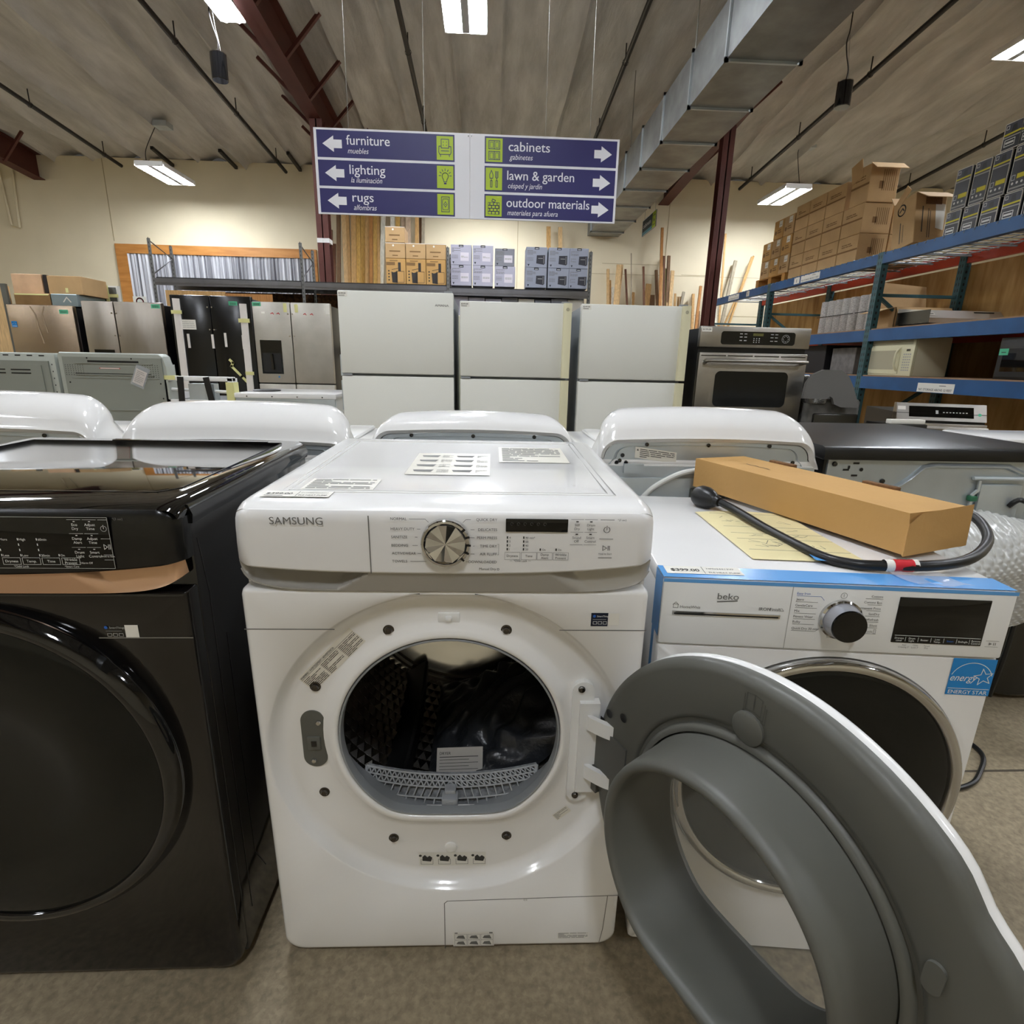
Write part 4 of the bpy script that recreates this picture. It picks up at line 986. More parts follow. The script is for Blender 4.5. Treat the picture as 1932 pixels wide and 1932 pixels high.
washer(.02, .83, .983, 1.036, .66, 'white washer back with a row of vent holes directly behind the open white dryer', vents=True)
washer(-.675, .76, .952, 1.060, .70, 'white washer back with wide rounded console behind the glossy black dryer top')
washer(-1.415, .78, .972, 1.076, .70, 'white washer back cut by the photo edge in front of the louvred range back')
# black dryer seen from behind
r = root('dryer', (1.495, .78, 0), 'dryer with black top and bare metal back panel right of the long cardboard box', 'dryer')
MB().rbox(-.375, .375, .012, .74, .02, .93, .006).build('cabinet', BLACKP, r)
MB().loft([[(x, -.01, .92), (x, -.012, .94), (x, -.004, .958), (x, .01, .962), (x, .74, .962), (x, .75, .95), (x, .75, .92)] for x in (-.39, -.38, .38, .39)]).build('top_panel', mat('black_satin_top', '#131313', .3), r)
pn = MB()
pn.box(-.365, .365, .004, .014, .05, .925)
bo_ = [(-.30, .78), (-.24, .80), (-.18, .825), (-.13, .845), (-.10, .867), (-.06, .905), (-.03, .912), (.225, .912), (.335, .87), (.335, .2), (-.30, .2)]
cx_ = sum(p[0] for p in bo_)/11; cz_ = sum(p[1] for p in bo_)/11
def off(k, y): return [(cx_+(x-cx_)*k, y, cz_+(z-cz_)*k) for x, z in bo_]
pn.loft([off(1.0, .004), off(.985, -.006), off(.96, -.012), off(.94, -.012), off(.92, -.006)], True, False); pn.add(off(.92, -.006), [tuple(range(10, -1, -1))])
bp = pn.build('back_panel', GALV, r, angle=.5)
sl = MB().frame((0, .004, 0))
for q in ((-.285, -.265, .905, .911), (-.285, -.265, .866, .872), (-.315, -.295, .884, .890), (-.300, -.293, .890, .9)): sl.rect(*q, .001)
sl.disc(-.255, .888, .006, .001); sl.build('panel_slot', BLACKP, bp)
for x, z in ((-.345, .905), (-.181, .852), (.345, .905), (-.30, .72)): MB().lathe([(.008, .003), (.007, -.002), (0, -.004)], (x, 0, z), 'y', 10).build('screw', STEELD, bp)
tb_ = MB(); tb_.rbox(.13, .27, -.02, -.006, .68, .85, .008); tb_.tube([(.10, -.016, .868), (.27, -.016, .868)], .006, 8).tube([(.125, -.016, .862), (.125, -.016, .83), (.11, -.016, .815), (.11, -.016, .70)], .006, 6); tb_.build('terminal_cover', GALV, bp)
MB().tube([(.235, -.02, .78), (.252, -.04, .805), (.29, -.05, .76), (.33, -.05, .55), (.335, -.05, .30), (.33, -.04, .1)], .008, 8, smooth=5).build('power_cord', RUBBER, r)
MB().rbox(.10, .122, -.026, -.006, .795, .812, .003).build('terminal_block', mat('terminal_green', '#2f6a4c', .5), bp)
# dark steel appliance under bubble wrap
r = root('drum_appliance', (2.27, 1.07, 0), 'dark steel appliance with rounded front standing under bubble wrap', 'appliance')
q = MB(); so = outline(-.33, .36, -.22, .4, .1, .02, 5)
q.loft([[(x*s_, y*s_, z) for x, y in so] for z, s_ in ((.02, .96), (.03, 1), (.42, 1.04), (.56, 1.02), (.57, .98))], True, True)
q.build('body', STEELD, r)
MB().lathe([(.02, 0), (.02, .03)], (0, 0, 0), 'z', 12).build('foot', BLACKP, r)
MB().rbox(-.28, .3, -.2, .3, .55, .62, .03, 3).build('packing', mat('packing_foam', '#cfcdc6', .8), r)
wv = MB()
def drape(u, v):      # sheet hanging over the packed top, bulging towards the front
    x = 1.36+.95*u; top = .775-.105*max(0, u-.12)-.10*max(0, .12-u)*2
    if v < .35: t = v/.35; y = 1.1-.34*t; z = top-.05*(1-t)**2
    else:
        t = (v-.35)/.65; y = .76-.17*math.sin(min(1, t*1.6)*PI/2)+.10*max(0, t-.55); z = top-.012*t-(top-.45)*t**1.35
    y += .02*math.sin(7*u+3*v)+.012*math.sin(19*u+11*v)
    s_ = z*1.15-y*.6; k = .006*max(0, math.cos(x*2*PI/.025)*math.cos(s_*2*PI/.025))**.7
    return (x, y-k, z+k+.008*math.sin(13*u-5*v))
wv.grid(260, 190, drape)
tag(wv.build('bubble_wrap', BUBBLE, angle=2.5), 'clear bubble wrap draped over the dark steel appliance right of the narrow dryer', 'bubble wrap')
# ================================================================= RANGES SEEN FROM BEHIND
RG = mat('range_back', '#8e928b', .5, .35); RG2 = mat('range_back_light', '#aeb3ac', .45, .3)
def range_root(x, label): 
    r = root('kitchen_range', (x, 3.5, 0), label, 'range', 'kitchen ranges seen from behind')
    return r
r = range_root(-3.53, 'kitchen range back with dark louvre slots at the photo edge')
MB().box(-.375, .375, .03, .62, .02, .91).build('cabinet', WHITE2, r)
q = MB().rbox(-.375, .375, -.0, .09, .7, 1.187, .008); q.build('backguard', RG2, r)
q = MB().box(-.33, .33, -.012, .0, .1, 1.13); q.box(-.30, .28, -.018, -.01, .55, 1.10).build('back_panel', RG, r)
for z in (1.06, 1.035, .90, .875):
    for x in (-.3, -.12, .06): MB().box(x, x+.14, -.0195, -.017, z, z+.009).build('louvre', BLACKP, r)
q = MB().frame((0, -.0005, 0))
for k in range(8): q.rect(-.33+.085*k, -.29+.085*k, 1.163, 1.172, .0008)
for k in range(6): q.rect(.345, .352, .85+.05*k, .86+.05*k, .0008)
q.build('panel_slot', BLACKP, r)
r = range_root(-2.745, 'kitchen range back with perforated vents and a hanging plastic tag')
MB().box(-.385, .385, .03, .62, .02, .91).build('cabinet', WHITE2, r)
q = MB().loft([[(x, 0, .1), (x, 0, 1.19-dz), (x, .01, 1.198-dz), (x, .10, 1.198-dz), (x, .12, 1.12), (x, .12, .1)] for x, dz in ((-.385, .012), (-.375, 0), (.345, 0), (.372, .02), (.39, .09))], True, True); q.build('backguard', RG2, r)
q = MB().box(-.35, .365, -.010, .0, .15, 1.165); q.box(-.27, .30, -.016, -.008, 1.118, 1.125).box(-.27, .30, -.016, -.008, 1.035, 1.041).box(-.30, .33, -.014, -.008, 1.012, 1.017); q.box(-.34, .36, -.016, -.008, .775, .785); bp = q.build('back_panel', RG, r)
q = MB().frame((0, -.0102, 0))
for i in range(8):
    for j in range(6): q.disc(-.335+.018*i, 1.035+.014*j, .003, .0006, 6); 
    if i < 7:
        for j in range(7): q.disc(.225+.018*i, 1.028+.014*j, .003, .0006, 6)
q.use(BLACKP).rect(-.17, .20, 1.128, 1.142, .0008); q.rect(-.27, .28, 1.044, 1.049, .0008)
for x, z in ((-.32, .98), (-.31, .88), (.34, .98), (.345, .87), (-.17, 1.158), (.15, 1.158)): q.disc(x, z, .006, .0008)
q.use(REDL).rect(-.09, .06, 1.082, 1.09, .0008); q.use(PAPER).rect(-.084, .054, 1.0835, 1.0885, .0012); q.build('vent_hole', None, bp)
t_ = MB().use(CLEAR).frame((.20, -.018, 1.03), (.9, 0, -.42), (.42, 0, .9)); t_.rect(-.05, .05, -.08, .08, 0); t_.use(mat('tag_paper', '#c9c2bd', .5)).rect(-.04, .04, -.062, .05, .001); t_.use(INKG); textblock(t_, -.03, .03, -.05, .04, 7, .003, .002); t_.build('tag_pouch', None, r)
r = range_root(-2.13, 'low kitchen range frame without back panel, crossed by two black straps')
MB().box(-.25, .25, .1, .6, .02, .86).build('cabinet', BLACKP, r)
q = MB().rbox(-.255, .255, 0, .05, 1.005, 1.04, .004).rbox(-.255, -.235, 0, .06, .5, 1.02, .004).box(-.25, .25, .0, .03, .84, .865); q.loft([[(x, y, z) for x, y in ((.215, 0), (.255, 0), (.255, .08), (.215, .08))] for x0, z in ((0, .5), (0, 1.03))], True, True); q.tube([(-.23, .04, .94), (.2, .04, .925)], .012, 8); q.build('frame', WHITE2, r)
for a, e in ((-.13, -.15), (.06, .12)): MB().beam((a, -.004, 1.035), (e, -.004, .6), .045, .006, (0, 1, 0)).build('strap', BLACKP, r)
q = MB().box(-.09, .10, .02, .1, .86, .985); q.build('inner_box', GALV, r)
for a in ((-.258, -.17, -.002, .052, 1.012, 1.0425), (.2, .258, -.002, .085, .86, 1.0)): MB().box(*a).build('tape', TAPEY, r)
r = range_root(-1.49, 'low kitchen range with white rear edge in front of the dispenser refrigerator')
MB().box(-.38, .38, .02, .64, .02, .9).build('cabinet', WHITE2, r)
MB().rbox(-.385, .385, -.004, .66, .885, .925, .006).build('cooktop', WHITE, r)
q = MB().box(-.375, .375, -.003, .02, .1, .885); q.build('back_panel', GALV, r)
for k in range(4): MB().frame((0, -.0045, 0)).disc(-.29+.19*k, .9, .005, .001).build('screw', STEELD, r)
q = MB().lathe([(.10, .0), (.11, .006), (.09, .012), (0, .012)], (-.25, .3, .925), 'z', 20); q.build('burner', BLACKP, r)
# ================================================================= WHITE TOP FREEZER REFRIGERATORS
def fridge(x, w, z1, seam, label, brand=None, handle=False, side=None):
    r = root('top_freezer_refrigerator', (x, 2.95, 0), label, 'refrigerator', 'white top freezer refrigerators')
    hw = w/2
    MB().rbox(-hw+.004, hw-.004, .065, .76, .03, z1-.012, .006).build('cabinet', mat('fridge_side', '#9da3a5', .5), r)
    MB().box(-hw+.03, hw-.03, .08, .6, .0, .03).build('base', BLACKP, r)
    for nm, a, e in (('freezer_door', seam+.008, z1), ('door', .06, seam-.008)):
        d = MB().rbox(-hw, hw, .0, .058, a, e, .008).build(nm, WHITEP, r)
        if handle:
            h = MB().loft([[(x0, y, z) for x0, y in ((hw-.052, .001), (hw-.05, -.02), (hw-.03, -.03), (hw+.002, -.026), (hw+.004, .02))] for z in ((a+.0, a+.03, e-.06, e) if nm == 'freezer_door' else (a, a+.1, e-.03, e))], True, True)
            h.build('handle', CREAM, d)
            if nm == 'freezer_door':
                g = MB().use(INKG).frame((hw-.025, -.029, e-.04)); g.arc(0, 0, .009, 0, 6.28, .002, .0015, 14); g.arc(0, 0, .004, 0, 6.28, .0015, .0015, 10); g.build('logo', None, d)
        if nm == 'freezer_door':
            t_ = MB().use(PAPER).frame((-hw+.035, -.0004, e-.022)); t_.rect(-.028, .03, -.014, .014, .0006); t_.use(INK).text('$249.00', -.025, -.001, .013, bold=.03, width=.045, d=.001); t_.rect(-.025, .012, -.011, -.008, .001); t_.build('price_tag', None, d)
            if brand: g = MB().use(INKG).frame((0, -.0004, 0)); g.text(brand, hw-.03, e-.085, .02, 'r', bold=.01, width=.09); g.build('logo', None, d)
    MB().box(hw-.06, hw-.01, .01, .05, z1, z1+.012).build('hinge', GREYS, r); MB().box(-hw+.01, -hw+.07, -.002, .03, seam-.006, seam+.006).build('hinge', GREYS, r)
    if side:
        MB().box(-hw-.03, -hw+.0, .10, .14, 1.08, 1.22).box(-hw-.03, -hw, .10, .14, .85, 1.05).build('side_bracket', GALV, r)
    return r
fridge(-.538, .747, 1.618, 1.092, 'white top freezer refrigerator with small name plate, tallest of the three white ones', 'AMANA', False, True)
fridge(.243, .733, 1.573, 1.087, 'white refrigerator with cream handle strip, middle of the three white ones', None, True)
fridge(1.041, .724, 1.575, 1.085, 'white refrigerator with cream handle strip, beside the steel wall oven', None, True)
# narrow beige appliance behind, dark refrigerator between
r = root('upright_freezer', (-.13, 3.95, 0), 'beige upright freezer glimpsed in the gap right of the tallest white refrigerator', 'freezer')
MB().rbox(-.09, .16, 0, .5, .25, 1.56, .01).build('cabinet', BEIGEA, r); MB().box(-.08, .15, .02, .48, 0, .25).build('base', BLACKP, r)
r = root('dark_refrigerator', (1.79, 3.62, 0), 'dark grey refrigerator glimpsed between the last white refrigerator and wall oven', 'refrigerator')
MB().rbox(-.33, .33, .03, .6, .02, 1.44, .01).build('cabinet', BLACKP, r)
MB().rbox(-.33, .33, 0, .035, .92, 1.44, .008).build('freezer_door', STEELD, r); MB().rbox(-.33, .33, 0, .035, .05, .905, .008).build('door', STEELD, r)
# ================================================================= WALL OVEN
r = root('wall_oven', (1.85, 2.9, 0), 'stainless steel wall oven with black control strip and curved handle', 'oven')
MB().box(-.37, .37, .03, .60, .12, 1.44).build('cabinet', BLACKP, r)
MB().box(-.36, .36, .04, .58, .0, .12).build('skid', PALLET, r)
cpn = MB().rbox(-.377, .377, -.004, .04, 1.318, 1.452, .006).build('control_panel', STEEL, r)
g = MB().prism(outline(-.235, .27, 1.338, 1.422, .018, .018, 3), lambda x, z: (x, -.006, z), lambda x, z: (x, .0, z)).build('control_glass', GLASSB, cpn)
t_ = MB().use(INKL).frame((0, -.0062, 0))
for i in range(4):
    for z in (1.404, 1.384, 1.362): 
        if i < 2: t_.rect(-.11+.022*i*1.4, -.092+.022*i*1.4, z, z+.006)
        else: t_.rect(.10+.03*(i-2), .12+.03*(i-2), z, z+.005)
for i in range(3):
    for j in range(3): t_.rect(-.015+.018*i, -.008+.018*i, 1.352+.012*j, 1.358+.012*j)
t_.arc(.205, 1.38, .026, 0, 6.28, .003, .0006); 
for k in range(8): t_.disc(.205+.017*math.cos(k*.785), 1.38+.017*math.sin(k*.785), .003)
t_.use(mat('amber', '#5c5a2c', .4)).rect(-.02, .05, 1.395, 1.412); t_.build('lettering', None, g)
t_ = MB().use(PAPER).frame((-.335, -.0046, 1.43)); t_.rect(-.033, .033, -.014, .014); t_.use(INK).text('$199.00', -.028, -.004, .014, bold=.03, width=.055, d=.001); t_.build('price_tag', None, cpn)
dd = MB().rbox(-.372, .372, -.012, .03, .78, 1.285, .006).build('door', STEEL, r)
t_ = MB().frame((0, -.0125, 0))
for k in range(4): t_.rect(-.36+.182*k, -.19+.182*k, 1.262, 1.268)
t_.build('vent_slot', BLACKG, dd)
MB().prism(outline(-.25, .255, .93, 1.165, .035, .035, 3), lambda x, z: (x, -.0145, z), lambda x, z: (x, -.01, z)).build('door_window', DARKG, dd)
MB().tube([(-.335, -.012, 1.215), (-.33, -.055, 1.228), (-.30, -.066, 1.232), (.30, -.066, 1.232), (.325, -.055, 1.228), (.33, -.012, 1.222)], .0115, 12, smooth=4).build('handle', STEEL, dd)
d2 = MB().rbox(-.372, .372, -.012, .03, .15, .765, .006).build('door', STEEL, r)
MB().tube([(-.33, -.012, .69), (-.32, -.06, .70), (.32, -.06, .70), (.33, -.012, .69)], .0115, 10, smooth=4).build('handle', STEEL, d2)
# ================================================================= STAINLESS AND BLACK REFRIGERATORS AT THE BACK
def big_fridge(x0, x1, z1, label, face, side, mid=None, seam=None, disp=None, tagc=None, name='side_by_side_refrigerator'):
    xc = (x0+x1)/2; hw = (x1-x0)/2
    r = root(name, (xc, 6.1, 0), label, 'refrigerator')
    MB().rbox(-hw+.01, hw-.01, .07, .80, .03, z1-.02, .008).build('cabinet', side, r); MB().box(-hw+.05, hw-.05, .1, .7, 0, .03).build('base', BLACKP, r)
    zb = seam if seam else .08
    ds = []
    if mid is None: ds.append(MB().rbox(-hw, hw, 0, .065, zb, z1, .01).build('door', face, r))
    else:
        for a, e in ((-hw, mid-xc-.004), (mid-xc+.004, hw)): ds.append(MB().rbox(a, e, 0, .065, zb, z1, .01).build('door', face, r))
        kn_ = MB()
        for s_ in (-.025, .025): kn_.lathe([(.008, 0), (.008, -.012), (0, -.012)], (mid-xc+s_, 0, z1-.38), 'y', 10).lathe([(.008, 0), (.008, -.012), (0, -.012)], (mid-xc+s_, 0, z1-.13), 'y', 10)
        kn_.build('handle_stud', CHROME, r)
    if seam:
        for a, e in ((-hw, mid-xc-.004), (mid-xc+.004, hw)): MB().rbox(a, e, 0, .065, .1, seam-.012, .01).build('drawer', face, r)
    if disp:
        a, e, z0, zz = disp
        dq = MB().box(a-xc, e-xc, -.003, .0, z0, zz).build('dispenser', GLASSB, ds[0])
        MB().box(a-xc+.02, e-xc-.02, -.004, -.003, z0+.02, z0+(zz-z0)*.62).build('dispenser_well', BLACKP, dq)
        MB().tube([((a+e)/2-xc, -.006, z0+(zz-z0)*.6), ((a+e)/2-xc+.01, -.012, z0+.05)], .02, 8).build('dispenser_spout', GLASSB, dq)
    if tagc: 
        t_ = MB().use(GREENT).frame((tagc[0]-xc, -.0005, tagc[1])); t_.rect(-.05, .05, -.02, .025); t_.use(INK); textblock(t_, -.035, .035, -.012, .012, 2, .006, .001); t_.build('price_tag', None, ds[-1] if tagc[0] > xc else ds[0])
    return r, ds, xc
rA, dA, xA = big_fridge(-5.506, -4.764, 1.722, 'single door stainless refrigerator with boxes piled on top', mat('warm_steel', '#a2917e', .26, 1., bump=.15, bscale=20, bstretch=(1, 1, 40)), BLACKP, None, None, None, (-4.87, 1.65))
t_ = MB().use(mat('star_blue', '#1c7fc4', .35)).frame((-.315, -.0006, 1.5)); t_.rect(-.03, .03, -.03, .035); t_.use(INKW); t_.rect(-.026, .026, -.02, -.016, .001); t_.arc(0, -.005, .022, .4, 2.7, .004, .001); t_.build('efficiency_label', None, dA[0])
t_ = MB().use(mat('film_glint', '#cdb9a0', .2, .6)).frame((0, -.001, 0)); t_.line([(-.10, 1.70), (-.06, 1.62), (-.045, 1.45), (-.02, 1.3)], .012, .001); t_.line([(.05, 1.70), (.02, 1.62), (.03, 1.5), (.045, 1.42)], .010, .001); t_.build('film_streak', None, dA[0])  # pale strips paint the reflections on the door film as colour
rB, dB, xB = big_fridge(-4.663, -3.755, 1.78, 'stainless side by side refrigerator below the pine framed opening', mat('warm_steel2', '#9a938a', .28, 1., bump=.15, bscale=20, bstretch=(1, 1, 40), var=.12, vscale=4, vstretch=(1, 1, .3)), BLACKP, -4.3, None, (-4.594, -4.363, .85, 1.24), (-3.82, 1.735))
rC, dC, xC = big_fridge(-3.652, -2.723, 1.873, 'black side by side refrigerator with white foam strips', mat('black_door', '#0e0e0e', .2), BLACKP, -3.2, None, None, (-2.93, 1.79))
for x0, z0, x1, z1 in ((-.40, 1.83, -.385, .6), (.365, 1.79, .375, .6)): MB().beam((x0, -.012, z1), (x1, -.012, z0), .075, .02, (0, 1, 0)).build('foam_strip', mat('foam_white', '#ded8d2', .8), rC)
for x, z in ((-.30, 1.36), (-.02, 1.36), (.13, 1.38), (.335, 1.36)): MB().box(x-.013, x+.013, -.008, 0, z-.08, z+.08).build('foam_pad', mat('foam_white', '#ded8d2', .8), rC)
t_ = MB().use(PAPER).frame((-.28, -.0006, 1.545)); t_.rect(-.085, .085, -.055, .055); t_.use(INKL); textblock(t_, -.07, .07, -.04, .04, 4, .006, .001); t_.build('paper_sheet', None, rC)
for a in ((-.45, -.33, -.026, -.022, 1.66, 1.7), (.31, .44, -.026, -.022, 1.58, 1.625), (.33, .43, -.026, -.022, .98, 1.02)): MB().box(*a).build('tape', TAPEY, rC)
t_ = MB().use(TAPEY).frame((0, -.012, 0)); t_.line([(.16, 1.15), (.19, 1.12), (.17, 1.08), (.28, .96), (.36, .87)], .03, .004); t_.build('loose_tape', None, rC)
rD, dD, xD = big_fridge(-2.717, -1.809, 1.82, 'stainless french door refrigerator with ice dispenser beside the tallest white refrigerator', mat('film_steel', '#b9b5ac', .42, .75, bump=.25, bscale=6, var=.06, vscale=5), BLACKP, -2.276, .893, (-2.661, -2.409, 1.0, 1.39), (-2.66, 1.79))
for a in ((-.09, -.05, 1.71, 1.81), (.04, .08, 1.71, 1.8)): MB().use(TAPEY).frame((0, -.0006, 0)).rect(*a).build('tape', None, rD)
for a in ((.40, .452, 1.70, 1.80), (-.35, -.31, 1.69, 1.71)): MB().use(PAPER).frame((0, -.0006, 0)).rect(*a).build('sticker', None, rD)
for x in (-.24, -.17, .14, .22): MB().use(REDL).frame((0, -.0006, 0)).line([(x, 1.69), (x+.02, 1.70), (x+.03, 1.685)], .008, .001).build('red_mark', None, rD)
MB().use(TAPEB).frame((0, -.0006, 0)).rect(-.215, -.195, .955, .975, .001).build('sticker', None, rD)
# things piled on the single door refrigerator and beside it
def crate(name, x0, x1, y0, y1, z0, z1, m, label, cat, m2=None):
    r = root(name, ((x0+x1)/2, (y0+y1)/2, z0), label, cat)
    w, d, h = (x1-x0)/2, (y1-y0)/2, z1-z0
    MB().rbox(-w, w, -d, d, 0, h, .004, 1).build('box_body', m, r, smooth=False); return r
q = crate('cardboard_box', -5.1, -4.715, 6.25, 6.7, 1.857, 2.06, CARD, 'flat brown cardboard box with dark open end on top of the single door refrigerator', 'box')
MB().box(-.235, -.196, -.225, .225, .01, .21).build('open_end', mat('shaded_inside', '#1d1512', .9), q); MB().box(.0, .03, -.228, -.224, .02, .07).build('tape', TAPEY, q)  # near-black slab paints the shade inside the open box end
crate('cardboard_box', -5.5, -5.16, 6.25, 6.7, 1.857, 2.07, mat('pale_card', '#c9a582', .7, var=.1), 'pale pinkish carton on top of the single door refrigerator, farthest from the opening', 'box')
q = crate('steel_drawer', -5.47, -5.065, 6.2, 6.7, 1.72, 1.855, mat('copper_steel', '#b79a78', .28, 1., var=.15, vscale=5), 'warm reflecting steel drawer under the pale pinkish carton', 'drawer')
MB().box(-.19, .19, -.256, -.25, .115, .13).build('tape', TAPEY, q)
q = crate('steel_drawer', -5.055, -4.76, 6.2, 6.7, 1.72, 1.855, mat('blue_steel', '#93a3a8', .4, .7), 'blue grey steel drawer under the flat brown cardboard box', 'drawer')
MB().frame((0, -.2505, .05), (1, 0, 0)).line([(-.01, 0), (.03, .05), (.07, 0)], .012, .001).build('film_streak', PAPER, q)
r = root('taped_rack', (-4.74, 6.75, 1.70), 'cream rack strapped with yellow tape behind the blue grey steel drawer', 'rack')
MB().box(-.12, .12, 0, .05, 0.05, .32).build('rack_panel', PAPER, r); MB().box(-.1, .1, -.02, 0, .0, .3).build('rack_frame', GREYP, r, smooth=False)
for a in ((-.13, .13, -.024, -.02, .18, .22), (-.02, .02, -.026, -.021, 0, .32), (-.11, .12, -.024, -.02, .06, .09)): MB().box(*a).build('tape', TAPEY, r)
r = root('plywood_sheet', (-5.72, 6.2, 0), 'tall pale wooden panel standing at the photo edge beside the single door refrigerator', 'panel')
MB().box(-.2, .19, 0, .03, 0, 1.93).build('board', WOODS['pale'], r); MB().box(.14, .2, -.03, 0, 0, 1.95).build('board_edge', GREYP, r)
r = root('wire_basket', (-5.72, 5.9, 0), 'grey metal storage frame in front of the tall pale wooden panel', 'frame')
q = MB()
for x in (-.2, 0, .19): q.tube([(x, 0, 0), (x, 0, 1.3)], .012, 6)
for z in (.9, 1.1, 1.3): q.tube([(-.2, 0, z), (.19, 0, z)], .01, 6)
q.build('wire_frame', GALV, r); MB().tube([(-.2, -.02, 1.12), (.19, -.02, 1.3)], .012, 6).build('brace', BLACKP, r)
r = root('card_sign', (-4.22, 6.5, 1.78), 'small white card with a red ring standing on the side by side refrigerator', 'card')
q = MB().use(PAPER).box(-.08, .08, 0, .004, 0, .1); q.use(REDL).frame((0, -.0005, .04)); q.arc(0, 0, .04, -.3, PI+.3, .014, .001, 16); q.build('card', None, r)
for x0, x1, z0, z1, y, lb in ((-4.1, -3.35, 1.86, 2.0, 6.89, 'wide'), (-3.34, -2.75, 1.85, 1.98, 6.89, 'narrow')):
    q = MB().box(x0, x1, y-.02, y, .0, z1); tag(q.build('wooden_board', WOODS['tan' if lb == 'wide' else 'orange']), lb+' tan board standing behind the black refrigerator', 'board')
# ================================================================= RIGHT SIDE CLUTTER
r = root('insulated_oven', (2.56, 2.80, 0), 'oven body wrapped in grey insulation right of the wall oven', 'oven')
MB().rbox(-.3, .05, .02, .55, .02, 1.0, .03, 3).build('insulation', mat('grey_felt', '#5c5a56', .95, var=.25, vscale=12, bump=.6, bscale=18), r)
q = MB().rbox(-.31, -.2, -.0, .2, .96, 1.15, .02, 2); q.build('foil_wrap', mat('foil', '#b9bcbe', .25, .9, bump=.8, bscale=16), r)
MB().rbox(-.28, .03, .0, .03, .03, .9, .01).build('back_panel', STEELD, r)
poly = [(2.165, 1.0), (2.18, 1.10), (2.215, 1.155), (2.29, 1.188), (2.41, 1.187), (2.465, 1.15), (2.50, 1.09), (2.555, .96), (2.55, .945), (2.43, .947), (2.385, .965), (2.37, 1.005), (2.35, 1.017), (2.33, 1.0)]
q = MB().prism([(x, z) for x, z in poly], lambda x, z: (x, 2.765+.10*(z-.95), z), lambda x, z: (x, 2.79+.10*(z-.95), z))
tag(q.build('foam_sheet', mat('grey_foam', '#5f5d5a', .85)), 'dark grey cut foam sheet with a notch leaning against the insulated oven', 'foam sheet')  # cut sheet of grey foam
r = root('low_cabinet', (2.60, 2.40, 0), 'low dark cabinet between the insulated oven and stainless range', 'cabinet')
MB().rbox(-.15, .08, -.1, .12, 0, .885, .006).build('cabinet_body', BLACKP, r); MB().box(-.14, .07, -.103, -.1, .05, .84).build('door', STEELD, r)
q2 = MB().rbox(2.46, 2.67, 2.31, 2.36, .886, .912, .004).build('white_strip', PAPER); tag(q2, 'white strip lying on the low dark cabinet beside the stainless range', 'strip')
r = root('slide_in_range', (2.98, 2.58, 0), 'stainless range with black touch strip standing low beside the pallet rack', 'range', None, -.32)
MB().box(-.24, .26, .02, .62, .02, .93).build('cabinet', BLACKP, r)
cpn = MB().loft([[(x, 0, .885), (x, .05, .99), (x, .09, .99), (x, .09, .885)] for x in (-.24, .26)]).build('control_panel', STEEL, r)
t_ = MB().use(GLASSB).frame((.0, .025, .9375), (1, 0, 0), (0, .43, .9)); t_.rect(-.17, .19, -.035, .038, .001); t_.use(INKL); t_.rect(-.02, -.005, -.012, .012, .002)
for k in range(8): t_.rect(.02+.018*k, .03+.018*k, -.004, .002, .002)
t_.use(GREENT).disc(.222, -.01, .010, .002); t_.use(PAPER).rect(-.235, -.19, .01, .035, .002); t_.build('touch_strip', None, cpn)
MB().rbox(-.24, .26, -.02, .03, .2, .87, .006).build('door', STEEL, r); MB().tube([(-.23, -.05, .84), (.25, -.05, .84)], .014, 10).build('handle', STEEL, r)
r = root('white_appliance', (2.50, 1.42, 0), 'low white appliance top with a coiled white cord beyond the black topped dryer', 'appliance')  # white appliance, mostly hidden below its top
MB().rbox(-.33, .5, -.16, .16, .02, .9, .01).build('cabinet', WHITE2, r); MB().rbox(-.34, .52, -.17, .17, .9, .935, .01).build('top_panel', WHITE, r)
MB().tube([(-.08, -.1, .96), (-.04, -.12, .955), (.06, -.1, .96), (.2, -.05, 1.0), (.34, -.05, .98), (.42, -.1, .95)], .008, 8, smooth=5).build('cord', WHOSE, r)
MB().rbox(-.11, -.06, -.12, -.06, .935, .985, .006).build('plug', WHOSE, r)

# ================================================================= GREY SHELVING WITH BOXES
SX = (-4.227, -2.345, -.467, 1.401)
SH = root('boltless_shelving', (-1.41, 7.15, 0), 'long grey boltless shelving carrying boxes behind the refrigerators', 'shelving')
for x in SX:
    for y in (-.25, .25):
        xx = x+1.41; u = MB().box(xx-.02, xx+.02, y-.02, y-.016, 0, 2.61).box(xx-.02, xx-.016, y-.02, y+.02, 0, 2.61)
        up = u.build('upright', mat('upright_grey', '#6f6f6d', .4, .6), SH, smooth=False)
        h = MB().frame((xx, y-.0202, 0))
        for k in range(48): h.rect(-.006, .002, .25+.05*k, .272+.05*k, .0004)
        h.build('slot', BLACKP, up)
    MB().tube([(x+1.41, -.24, 2.58), (x+1.41, .24, 2.45), (x+1.41, -.24, 2.2)], .008, 6).build('brace', SHELFM, SH)
for i in range(3):
    a, e = SX[i]+1.41+.02, SX[i+1]+1.41-.02; zb = (2.06, 2.055, 2.035)[i]
    for y in (-.25, .25):
        MB().box(a, e, y-.022, y+.0, zb, zb+.085).box(a, e, y-.03, y+.0, zb+.03, zb+.075).build('beam', SHELFM, SH, smooth=False)
        MB().box(a, e, y-.02, y, 1.28, 1.36).build('beam', SHELFM, SH, smooth=False)
    MB().box(a, e, -.25, .25, zb+.085, zb+.1).build('shelf_board', SHELFD, SH, smooth=False)
    MB().box(a, e, -.25, .25, 1.36, 1.375).build('shelf_board', OSB, SH, smooth=False)
for a, e in ((.75, 1.55), (2.0, 2.6), (-2.2, -.5)): MB().box(a-.0, e, .255, .27, 1.37, 2.05).build('back_board', OSB, SH, smooth=False)
BROWN = mat('print_brown', '#7a5c38', .8)
